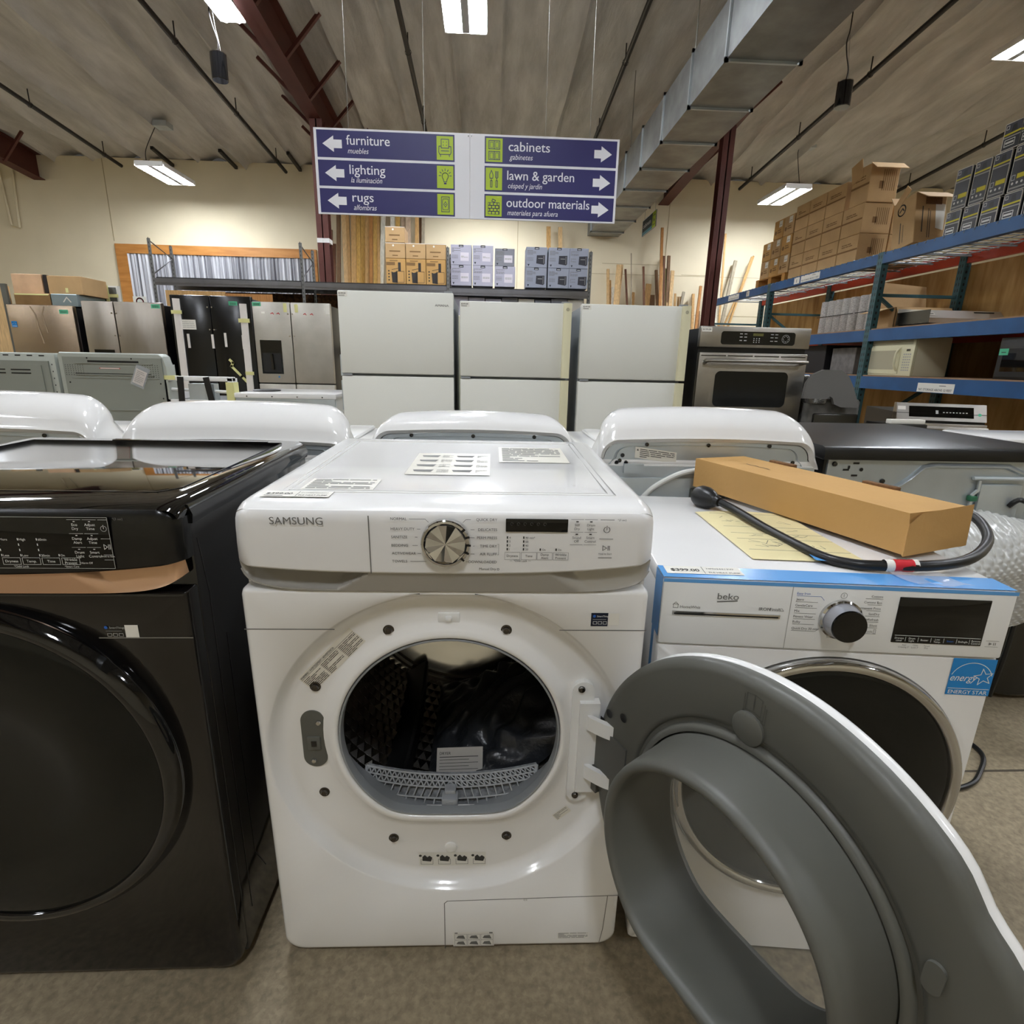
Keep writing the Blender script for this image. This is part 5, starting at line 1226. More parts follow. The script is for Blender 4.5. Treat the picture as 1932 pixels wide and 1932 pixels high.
def tub_box(x0, x1, z0, z1, label, printed):
    r = root('cardboard_box', ((x0+x1)/2, 7.12, z0), label, 'box', 'brown boxes on the grey shelving'); w = (x1-x0)/2-.003; h = z1-z0-.003
    MB().rbox(-w, w, -.16, .16, 0, h, .004, 1).build('box_body', CARDB if printed else CARD, r, smooth=False)
    p = MB().use(BROWN).frame((0, -.1605, 0))
    if printed:
        p.rect(-w*.95, -.01, h*.74, h*.86); p.rect(-w*.6, w*.2, h*.9, h*.935); p.use(mat('print_black', '#2a2624', .7)).poly([(-.03, h*.45), (-.06, h*.48), (-.05, h*.05), (.02, h*.03), (.02, h*.5)]); p.rect(.03, .065, h*.5, h*.85)
        p.line([(-.05, h*.56), (.03, h*.62)], .006); p.orect(.005, .105, h*.06, h*.5, .005)
        for k in range(4): p.disc(-w*.72, h*(.15+.12*k), .010)
    else:
        p.rect(-w*.6, w*.5, h*.42, h*.5); p.rect(-w*.3, w*.25, h*.15, h*.22); p.use(PAPER).disc(-w*.2, h*.82, .012)
        p.line([(-w, h*.97), (w, h*.97)], .006)
    p.build('print', None, r); return r
ZB = 2.165
for k, q in enumerate(('first', 'middle', 'last')):
    x = -1.285+.263*k
    tub_box(x, x+.262, ZB, ZB+.31, q+' printed brown box of the bottom row beside the lumber', True)
    tub_box(x, x+.262, ZB+.31, ZB+.50, q+' plain brown box of the second row beside the lumber', False)
q = tub_box(-1.28, -1.025, ZB+.50, ZB+.69, 'single dark brown box topmost of the brown stack beside the lumber', False)
children(q)[0].data.materials[0] = children(q)[0].data.materials[0]
GB1 = mat('fan_box_light', '#b0aebd', .6); GB2 = mat('fan_box_grey', '#8f93a0', .6); GB3 = mat('fan_box_dim', '#83848c', .6)
def fan_box(x0, x1, z0, z1, m, dark, label, group):
    r = root('appliance_box', ((x0+x1)/2, 7.1, z0), label, 'box', group); w = (x1-x0)/2-.004; h = z1-z0-.003
    MB().rbox(-w, w, -.14, .14, 0, h, .003, 1).build('box_body', m, r, smooth=False)
    p = MB().use(mat('box_navy', '#22252f', .5)).frame((0, -.1405, 0)); p.rect(-.03, .03, h*.88, h*1.0); p.use(INKW).rect(-.02, .02, h*.915, h*.94, .001)
    p.use(INKG); textblock(p, -w*.9, -w*.05, h*.62, h*.85, 4, .006); textblock(p, -w*.9, -w*.3, h*.3, h*.5, 3, .005)
    p.use(mat('box_navy', '#22252f', .5)).poly([(-w*.86, h*.16), (-w*.66, h*.16), (-w*.76, h*.05)])
    if dark:
        p.use(mat('heater_print', '#2c2c33', .5)).poly([(-.005, h*.2), (.095, h*.14), (.11, h*.2), (.11, h*.62), (.0, h*.6)]); p.use(INKL).rect(.02, .08, h*.44, h*.46, .001); p.rect(.09, .093, h*.2, h*.58, .001)
    else:
        p.use(mat('heater_pale', '#d6d0d8', .5)).rect(-.01, .1, h*.2, h*.62); p.use(INKL); textblock(p, .0, .09, h*.36, h*.46, 2, .008, .001)
    p.build('print', None, r)
    return r
for k, q in enumerate(('first', 'second', 'third')):
    x = (-.437, -.152, .142)[k]
    fan_box(x, x+.277, ZB, ZB+.255, GB1, False, q+' pale grey appliance box of the bottom row, counting from the brown stack', 'pale grey boxes on the grey shelving')
    fan_box(x, x+.277-(.012 if k == 2 else 0), ZB+.255, ZB+(.50 if k < 2 else .47), (GB1, GB1, GB3)[k], False, q+' pale grey appliance box of the upper row, counting from the brown stack', 'pale grey boxes on the grey shelving')
    x = (.552, .848, 1.13)[k]
    fan_box(x, x+.287-(.03 if k == 2 else 0), ZB, ZB+.25, GB2, True, q+' grey box picturing a black heater, bottom row next to the shelving end', 'grey heater boxes on the grey shelving')
    fan_box(x, x+.287-(.03 if k == 2 else 0), ZB+.25, ZB+.50, GB2, True, q+' grey box picturing a black heater, upper row next to the shelving end', 'grey heater boxes on the grey shelving')
cols = (GB1, GB1, GB1, GB3, PAPER, GB2, GB2, PAPER)
for k in range(8):
    x = -.42+.222*k
    o = MB().rbox(x, x+.21, 6.96, 7.3, 1.378, 2.03-.01*(k % 3), .003, 1); o.use(mat('box_navy', '#22252f', .5)).box(x+.08, x+.13, 6.9585, 6.96, 1.95, 2.03-.01*(k % 3)); o.mats[0] = cols[k]
    o = o.build('stored_box', None, smooth=False); o.data.materials[0] = cols[k]
    tag(o, ('first', 'second', 'third', 'fourth', 'fifth', 'sixth', 'seventh', 'eighth')[k]+' box on the lower shelf under the grey appliance boxes, counted from the lumber', 'box', 'boxes on the lower shelf')
# ================================================================= HANGING SIGN
SW, SHH = 2.452, .619
SG = root('hanging_sign', (-.108, 4.17, 2.335), 'wide white sign with six blue direction bands hung on wires', 'sign')
for s_ in (-1, 1):
    a, e = (-SW/2, .012) if s_ < 0 else (.012, SW/2)
    MB().rbox(a, e-.001, 0, .012, 0, SHH, .002, 1).build('sign_panel', SIGNW, SG, smooth=False)
rows = ((.665, .975), (.335, .635), (.02, .305))
fx = lambda f: -SW/2+SW*f
left = (('furniture', 'muebles', .104, .343, .046), ('lighting', 'la iluminación', .11, .285, .05), ('rugs', 'alfombras', .115, .17, .055))
right = (('cabinets', 'gabinetes', .632, .335), ('lawn & garden', 'césped y jardín', .629, .55), ('outdoor materials', 'materiales para afuera', .628, .69))
for i, (a, e) in enumerate(rows):
    z0, z1 = a*SHH, e*SHH; zm = (z0+z1)/2
    mk = lambda m: MB().use(m).frame((0, -.0002, 0))
    bnd = [mk(NAVY).rect(fx(.009), fx(.4545), z0, z1).build('direction_band', None, SG), mk(NAVY).rect(fx(.5535), fx(.992), z0, z1).build('direction_band', None, SG)]
    wl_, wr_, il_, ir_ = mk(SIGNW), mk(SIGNW), mk(LIME), mk(LIME)
    wr = wl_; ic = il_; il = il_
    ax_ = fx(.027+.003*i); wr.poly([(ax_, zm), (ax_+.088, zm+.058), (ax_+.088, zm+.030), (ax_+.153, zm+.030), (ax_+.153, zm-.030), (ax_+.088, zm-.030), (ax_+.088, zm-.058)][::-1], .0014)
    wr = wr_; ax_ = fx(.976); wr.poly([(ax_, zm), (ax_-.088, zm+.058), (ax_-.088, zm+.030), (ax_-.145, zm+.030), (ax_-.145, zm-.030), (ax_-.088, zm-.030), (ax_-.088, zm-.058)], .0014)
    wr = wl_; t, s2, f, w_, _k = left[i]; wr.text(t, fx(f), zm-.002, .098, bold=.012, width=w_, d=.0014); wr.text(s2, fx(f)+.008, zm-.063, .056, shear=.25, d=.0014, width={0: .165, 1: .25, 2: .185}[i])
    wr = wr_; t, s2, f, w_ = right[i]; wr.text(t, fx(f), zm-.002, .098, bold=.012, width=w_, d=.0014); wr.text(s2, fx(f)+.008, zm-.063, .056, shear=.25, d=.0014, width={0: .19, 1: .28, 2: .42}[i])
    il_.rect(fx(.396), fx(.450), z0+.012, z1-.012, .0014).use(NAVY); ir_.rect(fx(.5575), fx(.612), z0+.012, z1-.012, .0014).use(NAVY)
    cx, cx2 = fx(.423), fx(.585); W_ = .005; D_ = .002
    if i == 0:
        il_.orect(cx-.03, cx+.03, zm+.0, zm+.062, W_, D_); il_.line([(cx-.03, zm+.012), (cx-.048, zm+.012), (cx-.05, zm-.03), (cx-.042, zm-.045), (cx+.042, zm-.045), (cx+.05, zm-.03), (cx+.048, zm+.012), (cx+.03, zm+.012)], W_, D_); il_.line([(cx-.03, zm-.02), (cx+.03, zm-.02)], W_, D_); il_.line([(cx-.034, zm-.045), (cx-.036, zm-.06)], W_, D_); il_.line([(cx+.034, zm-.045), (cx+.036, zm-.06)], W_, D_)
        for dx in (-.012, .012):
            for dz in (.02, .042): il_.disc(cx+dx, zm+dz, .0035, D_, 8)
        for zz in (.008, -.068): ir_.orect(cx2-.044, cx2+.044, zm+zz, zm+zz+.058, W_, D_); ir_.line([(cx2, zm+zz), (cx2, zm+zz+.058)], W_, D_)
        ir_.orect(cx2-.034, cx2-.01, zm-.06, zm-.02, .003, D_); ir_.orect(cx2+.01, cx2+.034, zm-.06, zm-.02, .003, D_); ir_.orect(cx2-.034, cx2-.01, zm+.018, zm+.055, .003, D_); ir_.orect(cx2+.01, cx2+.034, zm+.018, zm+.055, .003, D_)
    elif i == 1:
        il_.arc(cx, zm+.006, .025, -.9, PI+.9, W_, D_); il_.line([(cx-.016, zm-.014), (cx-.011, zm-.034), (cx+.011, zm-.034), (cx+.016, zm-.014)], W_, D_); il_.rect(cx-.010, cx+.010, zm-.052, zm-.040, D_)
        for k in range(7): q = PI*k/6; il_.line([(cx+.036*math.cos(q), zm+.01+.036*math.sin(q)), (cx+.05*math.cos(q), zm+.01+.05*math.sin(q))], W_, D_)
        ir_.line([(cx2-.022, zm+.062), (cx2-.036, zm+.03), (cx2-.034, zm+.005), (cx2-.010, zm+.005), (cx2-.008, zm+.03), (cx2-.022, zm+.062)], W_, D_); ir_.line([(cx2-.022, zm+.005), (cx2-.022, zm-.01)], W_, D_); ir_.orect(cx2-.028, cx2-.016, zm-.06, zm-.012, W_, D_)
        for dx in (.012, .022, .032): ir_.line([(cx2+dx, zm+.055), (cx2+dx, zm+.012)], W_, D_)
        ir_.line([(cx2+.012, zm+.015), (cx2+.022, zm), (cx2+.032, zm+.015)], W_, D_); ir_.line([(cx2+.022, zm), (cx2+.022, zm-.012)], W_, D_); ir_.orect(cx2+.016, cx2+.028, zm-.06, zm-.012, W_, D_)
    else:
        il_.orect(cx-.032, cx+.032, zm-.055, zm+.055, W_, D_); il_.line([(cx-.02, zm+.04), (cx+.02, zm+.04), (cx+.024, zm+.025), (cx+.024, zm-.025), (cx+.02, zm-.04), (cx-.02, zm-.04), (cx-.024, zm-.025), (cx-.024, zm+.025), (cx-.02, zm+.04)], .004, D_); il_.line([(cx, zm+.02), (cx+.014, zm), (cx, zm-.02), (cx-.014, zm), (cx, zm+.02)], .004, D_); il_.disc(cx, zm, .004, D_)
        for k in range(4):
            zz = zm-.06+.022*k
            for j in range(4): ir_.orect(max(cx2-.046, cx2-.046+.03*j-(.015 if k % 2 else 0)), min(cx2+.046, cx2-.019+.03*j-(.015 if k % 2 else 0)), zz, zz+.02, .0035, D_)
        ir_.line([(cx2-.016, zm+.036), (cx2-.010, zm+.052), (cx2+.014, zm+.044), (cx2+.008, zm+.028), (cx2-.016, zm+.036)], W_, D_)
    for q_, o_ in ((wl_, bnd[0]), (wr_, bnd[1])): q_.build('lettering', None, o_)
    for q_, o_ in ((il_, bnd[0]), (ir_, bnd[1])): q_.build('icon', None, o_)
for x in (.0, .024): MB().frame((0, -.0003, 0)).disc(x, SHH-.02, .005, .001, 10).build('screw', STEELD, SG)
for x in (-.95, -.35, .62, .98): MB().tube([(x, .006, SHH), (x, .006, ceil_z(4.17)-2.335)], .0018, 5).build('wire', WIRE, SG)
# small aisle sign further back
r = root('aisle_sign', (2.9, 9.7, 3.49), 'small dark aisle sign with a lime end, hung below the air duct', 'sign')
q = MB().use(mat('sign_slate', '#33424e', .5)).box(-.006, .006, -.4, .45, 0, .26); q.use(mat('sign_teal', '#5f97b0', .5)).frame((-.0062, 0, 0), (0, -1, 0), (0, 0, 1)); q.rect(-.45, .18, .0, .06, .0005); q.use(LIME).rect(.19, .4, 0, .26, .0005); q.use(SIGNW).text('cabinets', -.40, .12, .1, bold=.02, width=.5, d=.001); q.orect(-.45, .4, .001, .259, .008, .001); q.use(NAVY).orect(.23, .36, .05, .2, .012, .001); q.rect(.27, .32, .1, .14, .001)
q.build('sign_panel', None, r)
for y in (-.3, .35): MB().tube([(0, y, .26), (0, y, ceil_z(9.7+y)-3.49+.05)], .003, 5).build('wire', WIRE, r)
# ================================================================= LUMBER LEANING ON THE BACK WALL
LUMBER = [(2.395, 10.62, 2.995, 2.444, 9.9, 0.063, 'pale'), (2.444, 10.59, 2.79, 2.509, 9.85, 0.045, 'tan'), (2.499, 10.56, 2.661, 2.424, 9.8, 0.056, 'white'), (2.589, 10.53, 3.062, 2.363, 9.75, 0.112, 'pale'), (2.666, 10.62, 3.079, 2.343, 9.7, 0.057, 'pale'), (2.593, 10.59, 2.619, 2.514, 9.9, 0.067, 'tan'), (2.726, 10.56, 2.995, 2.929, 9.85, 0.045, 'red'), (2.811, 10.53, 3.276, 2.884, 9.8, 0.02, 'grey'), (2.932, 10.62, 2.582, 2.779, 9.75, 0.057, 'tan'), (3.085, 10.59, 3.057, 3.144, 9.7, 0.046, 'red'), (3.209, 10.56, 2.738, 2.949, 9.9, 0.125, 'tan'), (3.282, 10.53, 2.532, 3.31, 9.85, 0.125, 'brown'), (3.351, 10.62, 3.002, 3.478, 9.8, 0.069, 'brown'), (3.392, 10.59, 3.753, 3.361, 9.75, 0.058, 'orange'), (3.425, 10.56, 3.252, 3.37, 9.7, 0.057, 'pale'), (3.458, 10.53, 3.248, 3.531, 9.9, 0.046, 'red'), (3.579, 10.62, 3.267, 3.497, 9.85, 0.069, 'brown'), (3.529, 10.59, 3.031, 3.476, 9.8, 0.092, 'green'), (3.66, 10.56, 2.991, 3.445, 9.75, 0.081, 'pale'), (3.568, 10.53, 2.811, 3.51, 9.7, 0.034, 'pale'), (3.774, 10.62, 2.584, 3.67, 9.9, 0.046, 'tan'), (3.829, 10.59, 2.523, 3.753, 9.85, 0.046, 'pale'), (3.872, 10.56, 2.521, 3.789, 9.8, 0.046, 'pale'), (3.911, 10.53, 2.607, 3.368, 9.75, 0.058, 'grey'), (4.138, 10.62, 2.584, 3.989, 9.7, 0.058, 'tan'), (4.261, 10.59, 2.731, 3.962, 9.9, 0.058, 'orange'), (4.265, 10.56, 2.263, 4.184, 9.85, 0.046, 'brown'), (4.619, 10.53, 3.675, 4.473, 9.8, 0.042, 'tan'), (4.917, 10.62, 3.218, 4.192, 9.75, 0.072, 'grey'), (5.252, 10.59, 3.309, 4.026, 9.7, 0.036, 'tan'), (5.21, 10.56, 3.283, 4.14, 9.9, 0.048, 'tan'), (5.112, 10.53, 2.891, 3.822, 9.85, 0.036, 'tan'), (4.602, 10.62, 2.665, 4.506, 9.8, 0.035, 'white'), (4.65, 10.59, 2.692, 4.552, 9.75, 0.035, 'white'), (1.194, 10.56, 3.699, 1.245, 9.7, 0.095, 'tan'), (1.414, 10.53, 3.69, 1.497, 9.9, 0.089, 'pale'), (-3.007, 10.62, 3.918, -3.037, 9.85, 0.052, 'grey'), (-2.937, 10.59, 3.883, -2.936, 9.8, 0.046, 'brown'), (-2.897, 10.56, 3.521, -2.893, 9.75, 0.069, 'brown'), (-2.843, 10.53, 3.276, -2.814, 9.7, 0.068, 'red'), (-2.756, 10.62, 3.896, -2.77, 9.9, 0.081, 'brown'), (-2.654, 10.59, 4.068, -2.516, 9.85, 0.092, 'pale'), (-2.576, 10.56, 4.063, -2.458, 9.8, 0.069, 'tan'), (-2.444, 10.53, 4.117, -2.451, 9.75, 0.103, 'tan'), (-2.375, 10.62, 4.114, -2.365, 9.7, 0.092, 'yellow'), (-2.275, 10.59, 4.168, -2.317, 9.9, 0.103, 'yellow'), (-2.191, 10.56, 4.192, -2.243, 9.85, 0.091, 'tan'), (-2.126, 10.53, 4.069, -2.148, 9.8, 0.068, 'orange'), (-2.063, 10.62, 4.212, -2.036, 9.75, 0.092, 'yellow'), (-1.999, 10.59, 4.06, -1.976, 9.7, 0.057, 'tan'), (-1.88, 10.56, 4.231, -2.072, 9.9, 0.091, 'white'), (-1.724, 10.53, 4.228, -1.764, 9.85, 0.091, 'white'), (-1.643, 10.62, 4.196, -1.655, 9.8, 0.091, 'yellow'), (-1.534, 10.59, 4.104, -1.538, 9.75, 0.079, 'pink'), (-1.448, 10.56, 4.245, -1.366, 9.7, 0.091, 'pink'), (-1.277, 10.53, 4.184, -1.302, 9.9, 0.079, 'tan'), (-1.228, 10.62, 4.121, -1.209, 9.85, 0.057, 'brown'), (-1.161, 10.59, 4.204, -1.207, 9.8, 0.068, 'grey'), (-1.191, 10.56, 3.572, -1.389, 9.75, 0.1, 'pale')]
cnt = {}
ORD = ['first', 'second', 'third', 'fourth', 'fifth', 'sixth', 'seventh', 'eighth', 'ninth', 'tenth', 'eleventh', 'twelfth', 'thirteenth', 'fourteenth', 'fifteenth', 'sixteenth', 'seventeenth', 'eighteenth', 'nineteenth', 'twentieth', 'twenty-first', 'twenty-second', 'twenty-third', 'twenty-fourth', 'twenty-fifth', 'twenty-sixth', 'twenty-seventh', 'twenty-eighth']
def clus(x):
    if x < -1.9: return ('between red post and brown boxes', 'from the post', 'lumber between red post and brown boxes')
    if x < 0: return ('above the brown boxes', 'from the post', 'lumber above the brown boxes')
    if x < 2: return ('above the heater boxes', 'from the brown boxes', 'boards above the heater boxes')
    if x < 4.3: return ('behind the last white refrigerator', 'from the duct end', 'lumber behind the last white refrigerator')
    return ('between second red post and cartons', 'from the post', 'lumber between second red post and cartons')
for (xt, yt, zt, xf, yf, w_, c) in sorted(LUMBER):
    k = clus(xt); cnt[k] = cnt.get(k, 0)+1
    b = MB().beam((xf, yf, .0), (xt, yt, zt), w_*.84, .035 if w_ > .05 else .02, (0, 1, 0))
    adj = {'pale': 'pale', 'tan': 'tan', 'white': 'whitish', 'red': 'reddish', 'brown': 'brown', 'orange': 'orange', 'grey': 'weathered', 'green': 'greenish', 'yellow': 'knotty', 'pink': 'pinkish'}[c]
    o = b.build('lumber_board', WOODS[c], smooth=False)
    tag(o, '%s board leaning %s, %s %s' % (adj, k[0], ORD[cnt[k]-1], k[1]), 'lumber', k[2])
# ================================================================= BLUE PALLET RACK
RX, RB = 4.12, 5.0
RK = root('pallet_rack', (4.56, 6.2, 0), 'blue and orange pallet rack full of cartons along the right side', 'pallet rack')
lx, bx_ = RX-4.56, RB-4.56
UY = (9.46, 7.39, 5.08, 2.75)
for y in UY:
    for x in (lx, bx_):
        u = MB().box(x-.035, x+.035, y-6.2-.04, y-6.2+.04, 0, 2.36)
        up = u.build('upright', RACKG, RK, smooth=False)
        h = MB().frame((x-.0352, y-6.2, 0), (0, -1, 0), (0, 0, 1)); 
        for k in range(36): h.rect(-.022, -.010, .2+.06*k, .23+.06*k, .0006); h.rect(.010, .022, .2+.06*k, .23+.06*k, .0006)
        h.frame((x, y-6.2-.0402, 0)); 
        for k in range(36): h.rect(-.012, .006, .2+.06*k, .225+.06*k, .0006)
        h.build('slot', BLACKP, up)
    MB().beam((lx, y-6.2, .5), (bx_, y-6.2, 1.1), .03, .03).beam((lx, y-6.2, 1.95), (bx_, y-6.2, 1.35), .03, .03).beam((lx, y-6.2, 1.95), (bx_, y-6.2, 1.95), .03, .03).build('brace', RACKG, RK)
for zc, h_, nm in ((2.30, .105, 'top'), (1.545, .115, 'mid'), (1.068, .125, 'low')):
    for i in range(3):
        y1, y0 = UY[i]-6.2-.04, UY[i+1]-6.2+.04
        if nm != 'top' and i == 0: continue
        MB().box(lx-.035, lx+.01, y0, y1, zc-h_/2, zc+h_/2).box(lx-.0, lx+.03, y0, y1, zc-h_/2, zc+h_/2-.03).build('front_beam', RACKB, RK, smooth=False)
    for i in range(3):
        y1, y0 = UY[i]-6.2-.04, UY[i+1]-6.2+.04
        MB().box(bx_-.02, bx_+.03, y0, y1, zc+.0-h_/2+(.03 if nm == 'top' else 0), zc+h_/2+(.04 if nm == 'top' else 0)).build('rear_beam', RACKO, RK, smooth=False)
wd = MB(); z = 2.352
for k in range(64):
    y = 2.8-6.2+.105*k
    wd.tube([(lx-.045, y, z-.02), (lx-.03, y, z+.004), (bx_, y, z+.004)], .004, 4)
for x in (lx+.05, lx+.3, lx+.55, lx+.8): wd.tube([(x, 2.8-6.2, z), (x, 9.4-6.2, z)], .004, 4)
for k in range(14): y = 3.0-6.2+.5*k; wd.box(lx+.03, bx_, y-.008, y+.008, z-.02, z-.004)
wd.build('wire_deck', mat('deck_wire', '#85898b', .5, .5), RK)
for z in (1.6025, 1.1305):
    for i in ((1, 2)): MB().box(lx-.02, bx_, UY[i+1]-6.2+.03, UY[i]-6.2-.03, z, z+.012).build('shelf_board', mat('deck_board', '#96765a', .8, var=.15), RK, smooth=False)
MB().box(bx_+.04, bx_+.055, 2.6-6.2, 9.4-6.2, .3, 2.26).build('back_board', PLY, RK, smooth=False)
def beam_label(y0, y1, z0, z1, small=None):
    p = MB().use(PAPER).frame((lx-.0355, 0, 0), (0, -1, 0), (0, 0, 1)); a, e = -(y1-6.2), -(y0-6.2); p.rect(a, e, z0, z1); p.use(INK).text('NO STORAGE ABOVE 12 FEET', (a+e)/2, z0+(z1-z0)*.16, (z1-z0)*.36, 'c', bold=.03, width=(e-a)*.9, d=.0012); p.rect(a+(e-a)*.6, a+(e-a)*.78, z0+(z1-z0)*.72, z0+(z1-z0)*.78, .0012)
    p.build('beam_label', None, RK)
beam_label(3.80, 4.22, 1.01, 1.09); beam_label(6.14, 6.56, 2.262, 2.34); beam_label(8.36, 8.76, 2.262, 2.34)
for a, e in ((6.59, 6.72), (8.0, 8.1)):
    p = MB().use(PAPER).frame((lx-.0355, 0, 0), (0, -1, 0), (0, 0, 1)); p.rect(-(e-6.2), -(a-6.2), 2.262, 2.34); p.use(INK).text('E', -((a+e)/2-6.2), 2.28, .05, 'c', bold=.03, d=.0012); p.build('beam_label', None, RK)
DK = 2.362
def carton(name, x0, x1, y0, y1, z0, z1, m, label, group, draw=None, cat='box'):
    r = root(name, ((x0+x1)/2, (y0+y1)/2, z0), label, cat, group)
    w, d, h = (x1-x0)/2-.003, (y1-y0)/2-.003, z1-z0-.003
    MB().rbox(-w, w, -d, d, 0, h, .005, 1).build('box_body', m, r, smooth=False)
    p = MB().use(INK); p.frame((-w-.0006, 0, 0), (0, -1, 0), (0, 0, 1))
    if draw: draw(p, w, d, h)
    if p.f: p.build('print', None, r)
    return r
def p_small(p, w, d, h):
    p.use(PAPER).rect(-.0, .09, h*.6, h*.93); p.use(INKL).rect(.01, .08, h*.7, h*.74, .001); p.use(BROWN).disc(-d*.55, h*.35, .028); p.rect(-d*.2, d*.6, h*.3, h*.36); p.rect(-d*.2, d*.5, h*.42, h*.47)
    p.frame((0, -d-.0006, 0)).rect(-w*.5, w*.4, h*.4, h*.46)
def p_med(p, w, d, h):
    p.use(CARDD).rect(-d, d, h*.46, h*.52); p.use(BROWN); textblock(p, -d*.6, d*.5, h*.62, h*.76, 2, .012)
    p.frame((0, -d-.0006, 0)); p.use(CARDD).rect(-w*.3, w*.0, h*.35, h*.55); p.use(BROWN)
    for k in range(7): p.rect(-w*.1+.022*k, -w*.1+.022*k+.008, h*.3, h*.85)
pr_ = root('wooden_pallet', (4.42, 7.58, DK), 'small wooden pallet under the labelled carton stack on the rack top', 'pallet')
q = MB()
for k in range(5): q.box(-.22+.1*k-.035, -.22+.1*k+.035, -.42, .42, .1, .118)
for y in (-.38, 0, .38): q.box(-.25, .22, y-.045, y+.045, .018, .1)
for y in (-.38, 0, .38): q.box(-.25, .22, y-.045, y+.045, 0, .018)
q.build('slat', PALLET, pr_, smooth=False)
ts = {0: 'bottom', 1: 'second', 2: 'top'}
for t, n in ((0, 3), (1, 3), (2, 2)):
    for k in range(n):
        y0 = 7.165+.272*k
        carton('cardboard_box', 4.2, 4.6, y0, y0+.27, DK+.12+.25*t, DK+.12+.25*(t+1), CARDB if (t+k) % 2 else CARD, '%s tier labelled carton on the pallet, %s from the plain cartons' % (ts[t], ORD[k]), 'labelled cartons on the pallet', p_small)
cols_ = ((5.68, 6.055), (6.06, 6.445), (6.45, 6.81), (6.815, 7.14))
for t in range(3):
    for k, (y0, y1) in enumerate(cols_):
        if t == 2 and k == 0: continue
        carton('cardboard_box', 4.2, 4.54, y0, y1, DK+.31*t, DK+.31*(t+1), CARD, '%s tier plain tan carton on the rack, %s column from the leaning carton' % (ts[t], ORD[k]), 'plain tan cartons on the rack', p_med)
for t in range(2): carton('cardboard_box', 4.56, 4.94, 5.70, 6.05, DK+.31*t, DK+.31*(t+1), CARD, '%s tan carton in the shaded rear row beside the leaning carton' % ('lower', 'upper')[t], 'rear row tan cartons')
r = carton('cardboard_box', 4.2, 4.53, 5.66, 5.975, DK+.62, DK+1.0, CARD, 'open carton with raised flaps, highest of the carton stacks', None, p_med)
q = MB().beam((.0, -.16, .378), (.0, -.27, .30), .36, .006, (0, 0, 1)); q.beam((-.165, 0, .378), (-.17, .17, .33), .006, .2).beam((0, .155, .375), (0, .2, .43), .32, .006, (0, 1, 0)); q.box(-.16, .16, -.155, .155, .374, .3765); q.build('flap', CARD, r, smooth=False)
r = root('cardboard_box', (4.36, 4.96, DK+.02), 'leaning torn carton with an open flap beside the black and yellow boxes', 'box', None, 0, -.17)
MB().rbox(-.16, .15, -.15, .15, 0, .47, .005, 1).build('box_body', CARD, r, smooth=False)
q = MB().beam((0, -.15, .468), (0, -.30, .36), .31, .006, (0, 0, 1)).beam((0, .15, .468), (0, .20, .56), .31, .006, (0, 1, 0)).beam((-.16, 0, .46), (-.16, .05, .52), .006, .2); q.build('flap', CARD, r, smooth=False)
p = MB().use(INK).frame((-.1606, 0, 0), (0, -1, 0), (0, 0, 1)); p.arc(-.03, .37, .05, 0, 6.28, .012, .001); p.line([(-.055, .36), (-.02, .385), (0, .36)], .012, .001); p.rect(-.04, -.03, .05, .25); p.rect(0, .006, .05, .22)
p.frame((0, -.1506, 0)); p.rect(-.09, -.08, .1, .34); p.rect(-.03, -.024, .05, .32); p.rect(-.01, -.004, .05, .3); p.use(PAPER).poly([(.05, .14), (.13, .12), (.14, .36), (.04, .38)], .002); p.build('print', None, r)
MB().box(-.06, .1, -.156, -.151, .36, .46).build('torn_hole', CARDE, r)
BOXK = mat('box_black', '#1d1c22', .4)
def p_blk(p, w, d, h):
    e = .006
    p.use(PAPER).orect(-d+e/2, d-e/2, e/2, h-e/2, e, .0008); p.use(mat('box_slate', '#3d3f4a', .45)).rect(-d+e, d-e, h-.075, h-e); p.use(BLACKP).poly([(-d*.2, h-.07), (d*.45, h-.065), (d*.3, h-.02), (-d*.1, h-.025)], .001)
    p.use(INKW).orect(-d*.8, -d*.5, h-.045, h-.02, .004, .001); p.use(YELL).poly([(-d+e, h-.09), (d-e, h-.085), (d-e, h-.072), (-d+e, h-.077)], .0012); p.use(INKL).rect(-d+e, d-e, h-.108, h-.098, .001)
    if h > .25:
        p.use(YELL).rect(-d*.25, d*.85, .09, .125, .001); p.use(INKW); p.orect(-d*.8, -d*.45, .085, .12, .004, .001)
        for k in range(3): p.disc(-d*.6+.04*k, .06, .010, .001)
        p.use(INKL).rect(-d*.85, d*.85, .022, .032, .001)
    else: p.use(INKW).orect(-d*.7, d*.4, .03, .075, .006, .001); p.rect(-d*.6, d*.3, .045, .06, .001)
    p.frame((0, -d-.0006, 0)); p.use(PAPER).orect(-w+e/2, w-e/2, e/2, h-e/2, e, .0008)
for t, (z0, z1, ys) in enumerate(((DK, 2.578, (4.45, 4.262, 4.076, 3.878, 3.69, 3.50)), (2.58, 2.914, (4.425, 4.235, 4.056, 3.866, 3.68)), (2.916, 3.116, (4.018, 3.866, 3.68)))):
    for k, y1 in enumerate(ys):
        carton('product_box', 4.2, 4.56, y1-.165, y1, z0, z1, BOXK, '%s row black box with yellow stripe, %s from the leaning carton' % (('bottom', 'middle', 'top')[t], ORD[k]), 'black and yellow boxes on the rack', p_blk)
